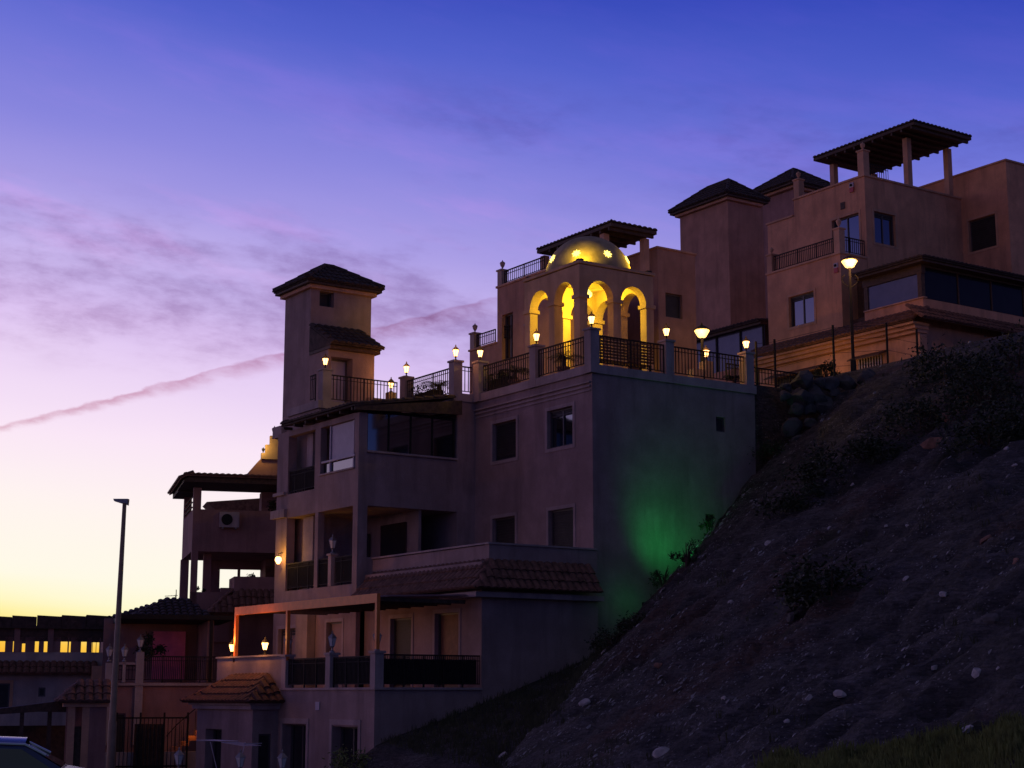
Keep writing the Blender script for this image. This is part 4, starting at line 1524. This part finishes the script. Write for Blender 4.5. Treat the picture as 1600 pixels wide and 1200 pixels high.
g2x, g2y = 30.15, 37.55
g2z = ground_z(g2x, g2y)
FL2 = thing('floodlight', (g2x, g2y, g2z), 'second small green floodlight low on the left, aimed at the wall foot', 'floodlight')
mb = MB(); mb.box(g2x - .08, g2y - .06, g2z + .08, g2x + .08, g2y + .02, g2z + .2); mb.build('housing', M_IRON, FL2)
mb = MB(); mb.tube([(g2x, g2y - .03, g2z - .1), (g2x, g2y - .03, g2z + .1)], .02, 5); mb.build('bracket', M_IRON, FL2)
point('green_flood', (g2x, g2y + .1, g2z + .3), (.02, 1, .18), 1.5, .1)


def palm(x, y, z, label, s=1.0, seed=1):
    t_ = thing('potted_palm', (x, y, z), label, 'potted plant', 'potted palms on the roof terrace')
    rnd = random.Random(seed)
    mb = MB(); mb.lathe((x, y, z), [(.13, 0), (.2, .28), (.22, .34), (.19, .34), (.17, .3)], 12); mb.build('pot', M_TILE, t_)
    mb = MB(); mb.tube([(x, y, z + .28), (x + .02, y, z + .38 + .22 * s)], [.07, .06], 8); mb.build('trunk', M_BRANCH, t_)
    mb = MB()
    for k in range(26):
        a = rnd.uniform(0, 6.28)
        up_ = rnd.uniform(.1, .9)
        L = rnd.uniform(.45, .65) * s
        pts = [Vector((x + math.cos(a) * L * t_i, y + math.sin(a) * L * t_i, z + .36 + .22 * s + up_ * L * (t_i - .75 * t_i * t_i * 1.2) * 1.2)) for t_i in (0, .25, .5, .75, 1)]
        side = Vector((-math.sin(a), math.cos(a), 0))
        for i in range(4):
            for j in range(3):
                f_ = (j + .5) / 3
                q0 = pts[i].lerp(pts[i + 1], f_)
                ln = .13 * s * (1 - .12 * i)
                dr_ = (pts[i + 1] - pts[i]).normalized()
                for sg in (-1, 1):
                    tip = q0 + side * sg * ln + dr_ * ln * .8 - Vector((0, 0, .03))
                    mb.add([q0 - dr_ * .012, q0 + dr_ * .02, tip], [(0, 1, 2)])
    mb.build('fronds', M_LEAF, t_)


palm(29.55, 40.6, 9.54, 'potted palm behind the railing in front of the pavilion arches', 1.1, 4)
palm(29.5, 43.2, 9.54, 'potted palm behind the railing left of the pavilion', 1.1, 5)
palm(28.95, 46.9, 9.54, 'largest potted palm, against the sky right of the tower railing', 1.25, 6)
palm(35.9, 39.9, 9.6, 'small potted plant beyond the last terrace pillar', .7, 8)
# dark plant stands / planters behind the rail
for (x, y, w, lab) in ((29.6, 44.0, .55, 'dark planter box behind the railing, right of the inner corner'), (28.9, 47.6, .75, 'dark planter box under the large palm')):
    pt = thing('planter_box', (x, y, 9.52), lab, 'planter')
    mb = MB(); mb.box(x - .2, y - w, 9.53, x + .2, y + w, 10.05); mb.build('box', M_IRON, pt)
    mb = MB(); leaves(mb, (x, y, 10.05), w * .8, 500, .05, random.Random(int(x * 10)), .35); mb.build('foliage', M_LEAF, pt)
BN = thing('garden_bench', (30.9, 39.2, 9.52), 'dark slatted garden bench with its back to the right terrace railing', 'bench')
mb = MB()
for k in range(7):
    z = 9.98 + k * .09
    mb.box(29.65, 39.05 - k * .012, z, 31.85, 39.08 - k * .012, z + .065)
mb.build('backrest', M_WOOD, BN)
mb = MB()
for k in range(5):
    mb.box(29.65, 39.15 + k * .1, 9.93, 31.85, 39.23 + k * .1, 9.96)
mb.build('seat', M_WOOD, BN)
for x in (29.75, 31.75):
    for y in (39.1, 39.58):
        mb = MB(); mb.box(x - .03, y - .03, 9.53, x + .03, y + .03, 9.925); mb.build('leg', M_IRON, BN)
    mb = MB(); mb.tube([(x, 39.09, 9.95), (x, 39.0, 10.62)], .02, 5); mb.build('back_post', M_IRON, BN)
# clipped conifer behind the fence, beside the street lamp
bush((42.2, 41.9, 10.9), .45, 900, 'narrow dark conifer just left of the tall street lamp', .05, None, None, 'conifer', 2.3, 31)
bush((40.2, 40.9, 10.2), .4, 400, 'small plant on the low railing between the fence posts', .05, None, None, 'bush', .8, 32)

# green floodlight at the foot of the side wall
gx, gy = 31.0, 36.7
gz = ground_z(gx, gy)
FL = thing('floodlight', (gx, gy, gz), 'small green floodlight hidden in the bushes at the foot of the side wall', 'floodlight')
mb = MB(); mb.box(gx - .12, gy - .08, gz + .1, gx + .12, gy + .02, gz + .26); mb.build('housing', M_IRON, FL)
mb = MB(); mb.box(gx - .10, gy + .021, gz + .11, gx + .10, gy + .03, gz + .25); mb.build('lamp_glass', mat('green_glass_lit', (.05, .6, .1), .4, .02, 5, emit=(.05, 1, .15), estr=1.5), FL)
mb = MB(); mb.tube([(gx, gy - .03, gz - .1), (gx, gy - .03, gz + .12)], .02, 5); mb.build('bracket', M_IRON, FL)
point('green_flood', (gx, gy + .12, gz + .25), (.02, 1, .18), 50, .2, 128, (32.1, 38.4, gz + 1.55), 1.0)

# ------------------------------------------------------------------ left: neighbouring house with two storeys of loggias
G = thing('loggia_house', (5.73, 66, -3), 'brown two-storey loggia house with an air conditioner, seen against the bright sky', 'building', rot=ROTG)


def gb(name, m_, boxes, par=G):
    mb = MB()
    for q_ in boxes:
        mb.box(*q_)
    return mb.build(name, m_, par)


gb('wall', M_G, [(5.73, 66, 5.5, 11, 66.25, 7.15), (5.73, 66.252, 5.5, 5.98, 70.6, 7.15), (5.982, 66.252, 5.5, 11, 70.6, 5.75)])
gb('pillar', M_G, [(5.73, 66, 7.152, 6.03, 66.3, 8.0)])
gb('pillar', M_G, [(5.73, 70.2, 7.152, 6.03, 70.6, 8.1)])
gb('pillar', M_G, [(8.6, 67.6, 7.152, 11, 68.3, 8.1)])
gb('pillar', M_G, [(5.73, 66.0, 2.2, 5.98, 66.25, 5.498)])
gb('pillar', M_G, [(6.3, 67.0, 3.3, 6.6, 67.3, 5.498)])
gb('pillar', M_G, [(5.68, 70.2, -3, 6.0, 70.6, 5.498)])
gb('parapet', M_G, [(5.73, 66.0, 2.0, 6.9, 66.2, 3.92), (7.3, 65.0, 3.5, 11, 65.2, 4.48), (7.3, 65.202, 3.5, 7.5, 66.8, 4.48), (6.9, 66.0, 2.0, 7.28, 66.2, 4.1)])
gb('wall', M_G, [(6.9, 70.4, 3.3, 7.3, 70.6, 5.498), (7.3, 70.4, 3.3, 9.0, 70.6, 4.35), (7.3, 70.4, 5.15, 9.0, 70.6, 5.498), (9.0, 69.0, 3.3, 11, 70.6, 5.498), (8.05, 70.4, 4.35, 8.15, 70.6, 5.15)])
gb('wall', M_G, [(5.73, 66.2, -3, 11, 70.6, 2.0), (5.9, 66.202, 2.0, 11, 70.6, 3.3)])
gb('railing', M_RAIL, [(5.75, 66.9, 7.3, 5.79, 70.2, 7.34), (5.75, 66.9, 7.5, 5.79, 70.2, 7.54), (5.75, 66.9, 7.7, 5.79, 70.2, 7.74)])
gb('door', M_SHUT, [(9.0, 68.9, 3.35, 9.6, 68.98, 5.2)])
mb = MB()
mb.prism([(5.3, 65.5, 8.16), (5.3, 65.5, 8.25), (5.6, 65.5, 8.45), (9.9, 65.5, 8.45), (9.9, 65.5, 8.16)], (0, 2.9, 0))
mb.box(5.3, 68.41, 8.1, 6.05, 71.1, 8.5)
mb.build('roof_slab', M_WOOD, G)
mb = MB()
tiles(None, (5.25, 65.35, 8.42), (9.9, 65.35, 8.42), (0, 1.6, .16), mb=mb, left=.4)
tiles(None, (5.15, 71.2, 8.3), (5.15, 65.35, 8.3), (.5, 0, .26), mb=mb)
mb.build('roof', M_TILE, G)
mb = MB()
tiles(None, (6.3, 64.3, 3.05), (11, 64.3, 3.05), (0, .75, .95), mb=mb, left=1.2)
tiles(None, (6.3, 66.1, 3.05), (6.3, 64.3, 3.05), (1.0, 0, .95), mb=mb, right=.75)
mb.build('roof', M_TILE, G)
# plants on the loggias
mb = MB(); leaves(mb, (9.2, 66.6, 7.2), .6, 500, .06, random.Random(8), 1.6); o = mb.build('climbing_plant', M_LEAF, None, base=(9.2, 66.6, 7.1), rot=ROTG); tag(o, 'dark climbing plant at the right end of the upper loggia', 'plant')
mb = MB(); leaves(mb, (6.1, 66.2, 3.95), .22, 160, .05, random.Random(9), 1.4); o = mb.build('parapet_plant', M_LEAF, None, base=(6.1, 66.2, 3.9), rot=ROTG); tag(o, 'small plant on the lower loggia parapet at the left pillar', 'plant')
mb = MB(); leaves(mb, (8.2, 66.4, 4.4), .3, 260, .05, random.Random(10), .9); o = mb.build('parapet_plant', M_LEAF, None, base=(8.2, 66.4, 4.4), rot=ROTG); tag(o, 'leafy plant in the bay of the lower loggia', 'plant')
mb = MB(); leaves(mb, (8.9, 66.3, 5.5), .3, 10, .05, random.Random(10), .9)
# low roof beyond the upper loggia
o = MB().prism([(7.4, 74, 8.0), (7.0, 74, 8.35), (11, 74, 8.75), (11, 74, 8.0)], (0, 2, 0)).build('neighbour_roof', M_TILE, None, base=(7.4, 74, 8), rot=ROTG)
tag(o, 'brown roof edge seen through the upper loggia', 'roof')
gb('wall', M_G, [(7.5, 74.1, 7.5, 11, 76, 7.99)], G)
AC = thing('air_conditioner', (6.75, 65.7, 6.44), 'white air conditioning unit hung on the upper loggia parapet', 'air conditioner', rot=ROTG)
gb('casing', M_WHITE, [(6.75, 65.66, 6.44, 7.5, 65.99, 7.04)], AC)
mb = MB()
mb.tube([(7.02, 65.66, 6.74), (7.02, 65.645, 6.74)], .22, 20)
mb.build('fan_grille', M_IRON, AC)
gb('bracket', M_STEEL, [(6.85, 65.66, 6.38, 6.9, 66, 6.438), (7.35, 65.66, 6.38, 7.4, 66, 6.438)], AC)
# gate pier with lamp glow above the loggia house
TP = thing('roof_turret', (8.6, 68, 8.5), 'stepped turret with an urn, lit yellow, beyond the loggia house', 'building', rot=ROTG)
mb = MB(); mb.prism([(8.1, 68, 8.5), (8.1, 68, 8.95), (8.55, 68, 9.5), (10.6, 68, 9.5), (10.6, 68, 8.5)], (0, 1.2, 0)); mb.build('wall', M_G, TP)
gb('gable', M_PAV, [(8.58, 67.9, 9.502, 8.74, 68.15, 9.75), (8.742, 67.9, 9.502, 8.92, 68.15, 10.1), (8.922, 67.9, 9.502, 9.3, 68.15, 10.48)], TP)
urn(TP, 9.1, 68.02, 10.48, .85, M_IRON)
urn(TP, 8.66, 68.02, 9.75, .5, M_IRON)
railing(TP, (9.32, 68.0), (10.4, 68.0), 9.5, .85, .12)
point('turret_light', (8.45 * math.cos(ROTG) - 67.6 * math.sin(ROTG), 8.45 * math.sin(ROTG) + 67.6 * math.cos(ROTG), 10.0), (1, .6, .12), 26, .1)

# ------------------------------------------------------------------ left: terrace house behind the lamp post
Hh = thing('terrace_house', (2.2, 56, -3), 'house with an open dark-roofed terrace and railings, right of the road lamp', 'building', rot=ROTG)
block(Hh, M_G, 2.3, 56.0, 5.6, 62, -3, .38, hy=[(2.62, 2.95, -2.2, -.6, 'blind', .1)], name='wall')
gb('pillar', M_WHITE, [(3.2, 55.85, -1.6, 3.45, 56.1, 1.35)], Hh)
gb('pillar', M_WHITE, [(2.25, 55.85, -1.6, 2.45, 56.1, 1.0)], Hh)
gb('pillar', M_WHITE, [(2.78, 55.9, .38, 2.88, 56.05, 1.0)], Hh)
gb('handrail', M_TRIM, [(2.45, 55.9, .95, 3.2, 56.0, 1.02)], Hh)
railing(Hh, (3.45, 55.95), (5.75, 55.95), .38, .85, .06)
railing(Hh, (2.45, 55.98), (3.2, 55.98), .38, .55, .1)
gb('slab', M_TRIM, [(2.2, 55.8, .28, 5.8, 56.0, .36)], Hh)
gb('back_wall', M_G, [(2.3, 60, .4, 6.0, 60.2, 2.6), (5.5, 56.3, .4, 5.7, 60, 2.4)], Hh)
gb('pink_panel', M_PINK, [(3.95, 59.4, .5, 5.05, 59.5, 2.15)], Hh)
gb('canopy', M_IRON, [(2.6, 55.9, 2.42, 6.3, 60.6, 2.56)], Hh)
gb('post', M_IRON, [(5.55, 56.0, .4, 5.65, 56.1, 2.42)], Hh)
mb = MB()
tiles(None, (3.0, 60.0, 2.6), (6.2, 60.0, 2.6), (0, 2.5, .85), mb=mb, left=1.5, right=.9)
mb.build('roof', M_TILED, Hh)
# stair with warm lit risers
ST = thing('outdoor_staircase', (4.4, 54.6, -2.2), 'outdoor staircase with orange-lit steps and an iron handrail', 'stairs', rot=ROTG)
for k in range(7):
    x = 4.15 + k * .23
    z = -1.95 + k * .17
    gb('step', M_STEP, [(x, 54.6, z, x + .26, 55.5, z + .15)], ST)
mb = MB(); mb.tube([(4.15, 54.55, -1.3), (4.45, 54.55, -.95), (5.75, 54.55, .2)], .018, 6)
for k in range(8):
    x = 4.2 + k * .21
    mb.tube([(x, 54.55, -1.9 + k * .165), (x, 54.55, -1.22 + k * .175)], .009, 4)
mb.build('handrail', M_IRON, ST)
c_, s_ = math.cos(ROTG), math.sin(ROTG)


def rg_(x, y, z):
    return (x * c_ - y * s_, x * s_ + y * c_, z)


point('step_light', rg_(4.9, 54.4, -1.1), (1, .34, .06), 2.5, .08)
FG = thing('iron_gate', (2.6, 53.5, -2.5), 'black iron gate and railing at the foot of the terrace house', 'gate', rot=ROTG)
mb = MB()
for k in range(19):
    x = 2.55 + k * .12
    big = k % 6 == 0
    mb.box(x - (.03 if big else .01), 53.5, -2.6, x + (.03 if big else .01), 53.53, -.55 if big else -.72)
mb.build('bars', M_IRON, FG)
gb('rail', M_IRON, [(2.5, 53.535, -.74, 4.75, 53.56, -.69), (2.5, 53.535, -2.2, 4.75, 53.56, -2.15)], FG)
gb('gate_leaf', M_WOOD, [(3.1, 53.57, -2.4, 4.0, 53.6, -.9)], FG)
gb('base_wall', M_WHITE, [(1.9, 53.7, -3, 5.2, 53.9, -1.75)], FG)
# three lanterns and potted bits on its parapet
for k, (x, lab) in enumerate(((2.35, 'unlit pale lantern left of the road lamp post'), (2.83, 'unlit pale lantern just right of the road lamp post'), (3.32, 'unlit pale lantern on the taller pillar right of the road lamp post'))):
    clone(fu, rg_(x, 55.97, 1.05 if k < 2 else 1.36), lab, 'unlit lanterns on the terrace house', scale=1.1)
mb = MB(); leaves(mb, (3.75, 57.2, 1.3), .55, 700, .07, random.Random(12), 1.0); o = mb.build('terrace_shrub', M_LEAF, None, base=(3.75, 57.2, .4), rot=ROTG); tag(o, 'dark leafy shrub in front of the pink panel', 'plant')
# porch with tile roof, left of the post
PO = thing('gate_porch', (.85, 50, -3), 'small gate porch with a hipped tile roof', 'porch', rot=ROTG)
gb('pillar', M_UPTRIM, [(1.02, 50, -3, 1.22, 50.25, -.35)], PO)
gb('pillar', M_UPTRIM, [(1.42, 50, -3, 1.62, 50.25, -.35)], PO)
gb('wall', M_G, [(1.622, 50.0, -3, 2.1, 50.2, -.35), (1.0, 50.8, -3, 2.1, 51.4, -.35)], PO)
gb('lintel', M_UPTRIM, [(.88, 49.9, -.35, 2.15, 51.5, -.22)], PO)
mb = MB()
tiles(None, (.72, 51.7, -.2), (.72, 49.7, -.2), (.6, 0, .55), mb=mb, right=.7, left=.7)
tiles(None, (.72, 49.7, -.2), (2.2, 49.7, -.2), (0, .9, .60), mb=mb, left=.6)
mb.build('roof', M_TILE, PO)
gb('gate_leaf', M_WOOD, [(1.222, 50.1, -3, 1.418, 50.15, -.9)], PO)
# dark carport canopy
CP = thing('carport', (-.4, 52, -3), 'low dark carport roof on wooden posts behind the parked car', 'carport', rot=ROTG)
mb = MB(); mb.prism([(-1.6, 51.5, -.62), (-1.6, 51.5, -.5), (-.2, 51.5, -.32), (1.35, 51.5, -.12), (1.35, 51.5, -.52), (.2, 51.5, -.5)], (0, 3, 0)); mb.build('roof', M_WOOD, CP)
for x in (-.3, .48):
    gb('post', M_WOOD, [(x, 51.6, -3, x + .12, 51.75, -.5)], CP)
gb('fence_panel', M_WOOD, [(-3, 54.6, -3, 1.2, 54.7, -.95)], CP)
# white house with the row of roof pergolas
RW = thing('row_house', (-6, 62, -3), 'long white house with a tiled band and roof pergolas glowing gold between', 'building', rot=ROTG)
block(RW, M_WHITE, -14, 62, 2.2, 70, -3, .72, hy=[(-1.6, -.75, -.5, .38, 'blind'), (.22, .46, -.08, .24, 'blind', .1)])
mb = MB()
tiles(None, (-14, 61.5, .72), (2.2, 61.5, .72), (0, .7, .42), mb=mb)
mb.build('roof', M_TILE, RW)
gb('parapet', M_WHITE, [(-14, 62.2, .73, 2.5, 62.4, 1.48)], RW)
gb('end_wall', M_UPTRIM, [(2.0, 60.8, .3, 2.45, 62.1, .98)], RW)
ws = []
gaps = [(-70, -52), (-44, -40), (-30, -12), (-2, 8), (20, 27), (34, 39), (54, 60), (68, 81), (94, 105), (107, 110), (126, 135), (143, 155), (157, 168)]
xa = -9.0
for (ga, gz_) in gaps:
    ws.append((xa, 62.2, 1.482, -1.17 + ga * .02206, 62.45, 2.0))
    xa = -1.17 + gz_ * .02206
ws.append((xa, 62.2, 1.482, 2.9, 62.45, 2.0))
for (ga, gz_, zz) in ((34, 39, 1.78), (68, 81, 1.9), (94, 105, 1.88), (143, 155, 1.84)):
    ws.append((-1.17 + ga * .02206, 62.25, zz, -1.17 + gz_ * .02206, 62.4, 1.99))
for k in range(4):
    ws.append((2.0 + k * .13, 62.3, 1.483, 2.02 + k * .13, 62.33, 1.99))
gb('pier', M_G, ws, RW)
gb('lintel', M_WOOD, [(-9, 62.2, 1.86, 2.7, 62.5, 2.4)], RW)
mb = MB()
k = 0
x = -8.0
while x < 2.4:
    w = .85 if x > -1 else .8
    h0 = 2.39 + .018 * k
    mb.prism([(x, 62.0, 2.3), (x, 62.0, h0 + .2), (x + w - .01, 62.0, h0 + .16), (x + w - .01, 62.0, 2.3)], (0, 3, 0))
    x += w; k += 1
mb.build('roof', M_TILED, RW)
gb('pier', M_G, [(.45, 62.15, 1.48, .65, 62.2, 2.4), (-.7, 62.15, 1.48, -.5, 62.2, 2.4)], RW)
# roof behind with aerial
BR = thing('distant_house', (4, 72, -3), 'low brown hipped roof with an aerial on the horizon beyond the terrace house', 'building', rot=ROTG)
mb = MB()
tiles(None, (2.4, 72, 3.0), (7.5, 72, 3.0), (0, 2.2, .82), mb=mb, left=2.3, right=.1)
mb.build('roof', M_TILED, BR)
gb('wall', M_G, [(2.8, 72.5, -3, 7.4, 76, 2.98)], BR)
AN = thing('roof_aerial', (5.8, 73.5, 3.6), 'thin television aerial on the low roof at the horizon', 'aerial', rot=ROTG)
mb = MB(); mb.tube([(5.8, 73.5, 3.5), (5.78, 73.5, 4.45)], .018, 5); mb.tube([(5.65, 73.5, 3.5), (5.78, 73.5, 4.3)], .012, 4); mb.build('mast', M_IRON, AN)
mb = MB(); mb.tube([(5.3, 73.5, 4.16), (5.85, 73.5, 4.2)], .012, 4)
for k in range(4):
    mb.tube([(5.34 + k * .12, 73.3, 4.17 + k * .01), (5.34 + k * .12, 73.7, 4.17 + k * .01)], .008, 4)
mb.build('dipoles', M_IRON, AN)

# ------------------------------------------------------------------ front garden: drying rack, lanterns on posts
DR = thing('drying_rack', (19.6, 42.5, -2.9), 'white winged clothes drying rack in front of the annexe', 'drying rack')
mb = MB()
for (ya, yb, z) in ((40.2, 41.6, -1.25), (41.6, 43.2, -1.22)):
    for k in range(5):
        mb.tube([(19.0 + k * .12, ya, z - (.06 if ya < 41 else 0)), (19.0 + k * .12, yb, z)], .006, 4)
mb.build('wires', M_WSHUT, DR)
mb = MB()
for y in (40.2, 41.6, 43.2):
    mb.tube([(19.0, y, -1.25), (19.5, y, -1.25)], .012, 5)
for (x, y, x2) in ((19.0, 41.1, 19.5), (19.5, 42.2, 19.0)):
    mb.tube([(x, y, -3.1), (x2, y + .1, -1.25)], .012, 5)
mb.build('frame', M_WSHUT, DR)
for (x, y, z, lab) in ((17.6, 41.1, -1.95, 'white gate lantern at the lower edge, left of the annexe'), (18.6, 39.55, -1.98, 'pale lantern at the lower edge in front of the annexe door'), (19.3, 38.6, -1.98, 'pale lantern at the lower edge right of the annexe')):
    clone(fu, (x, y, z), lab, 'pale lanterns on the front garden posts', scale=1.2)
for (x, y, lab) in ((17.6, 41.1, 'low white garden post under the lantern left of the annexe'), (18.6, 39.55, 'low white garden post under the lantern before the annexe door'), (19.3, 38.6, 'low white garden post under the lantern right of the annexe')):
    tag(MB().box(x - .14, y - .14, -3.2, x + .14, y + .14, -2.0).build('garden_post', M_WHITE, None, base=(x, y, -3.2)), lab, 'post', 'white garden posts')
bush((20.9, 37.9, -2.0), .6, 700, 'pale-leaved climbing bush at the corner of the lower terrace block', .05, None, M_LEAF2, 'bush', 1.2, 41)

# ------------------------------------------------------------------ parked car, bottom left
CAR = thing('parked_car', (0, 0, 0), 'dark parked car with only its roof showing at the bottom left corner', 'car')
PAINT = mat('car_paint', (.05, .07, .16), .22, .04, 2, spec=.8, metal=.3)
CHROME = mat('roof_strip', (.6, .58, .6), .15, .04, 2, metal=1)
prof = [(-2.1, .35), (-2.12, .62), (-2.0, .88), (-1.2, .98), (-.55, 1.40), (.1, 1.46), (1.0, 1.42), (1.65, 1.05), (2.02, .98), (2.1, .6), (2.05, .35)]
mb = MB()
rings = []
for i, (x, z) in enumerate(prof):
    hw = .84 if z < 1.1 else .60
    rings.append([(x, -hw, z), (x, hw, z)])
vs = [v for r_ in rings for v in r_]
n_ = len(prof)
mb.add(vs, [(2 * i, 2 * i + 1, 2 * i + 3, 2 * i + 2) for i in range(n_ - 1) if not 4 <= i <= 5])
rp_ = MB()
for i in range(4, 7):
    x, z = prof[i]
    hw = .60
    rp_.v += [(x, hw * k / 8, z + .13 * (1 - (k / 8) ** 2)) for k in range(-8, 9)]
rp_.f = [(j * 17 + k, j * 17 + k + 1, (j + 1) * 17 + k + 1, (j + 1) * 17 + k) for j in range(2) for k in range(16)]
rp_.build('roof_panel', PAINT, CAR, base=(0, 0, 0), smooth=True)
for sgn, k in ((-1, 0), (1, 1)):
    low = [(x, sgn * .84, min(z, .95)) for x, z in prof]
    mb.add(low, [tuple(range(n_))])
    up_ = [(x, sgn * .84, .95) for x, z in prof if z > .97]
    hi_ = [(x, sgn * (.84 if z < 1.1 else .60), z) for x, z in prof if z > .97]
    mb.add(up_ + hi_, [(i, i + 1, len(up_) + i + 1, len(up_) + i) for i in range(len(up_) - 1)])
mb.build('body', PAINT, CAR, base=(0, 0, 0))
for sgn in (-1, 1):
    mb = MB(); mb.add([(-1.05, sgn * .845, .99), (-.5, sgn * .64, 1.36), (.1, sgn * .625, 1.41), (.95, sgn * .64, 1.37), (1.5, sgn * .845, 1.03)], [(0, 1, 2, 3, 4)])
    mb.build('side_window', M_GLASS, CAR, base=(0, 0, 0))
    mb = MB(); mb.tube([(-.6, sgn * .60, 1.41), (.1, sgn * .60, 1.475), (1.0, sgn * .60, 1.435), (1.35, sgn * .64, 1.26)], .032, 8); mb.build('roof_strip', CHROME, CAR, base=(0, 0, 0))
    for x in (-1.3, 1.3):
        mb = MB(); mb.tube([(x, sgn * .66, .32), (x, sgn * .86, .32)], .32, 20); w_ = mb.build('wheel', M_IRON, CAR, base=(0, 0, 0))
        mb = MB(); mb.tube([(x, sgn * .861, .32), (x, sgn * .87, .32)], .2, 14); mb.build('rim', M_STEEL, w_, base=(0, 0, 0))
mb = MB(); mb.add([(1.04, -.58, 1.415), (1.04, .58, 1.415), (1.62, .78, 1.09), (1.62, -.78, 1.09)], [(0, 1, 2, 3)]); mb.build('rear_window', M_GLASS, CAR, base=(0, 0, 0))
CAR.location = (8.6, 29.1, -2.27)
CAR.rotation_euler = (0, 0, HEAD - math.pi / 2 + R(12))
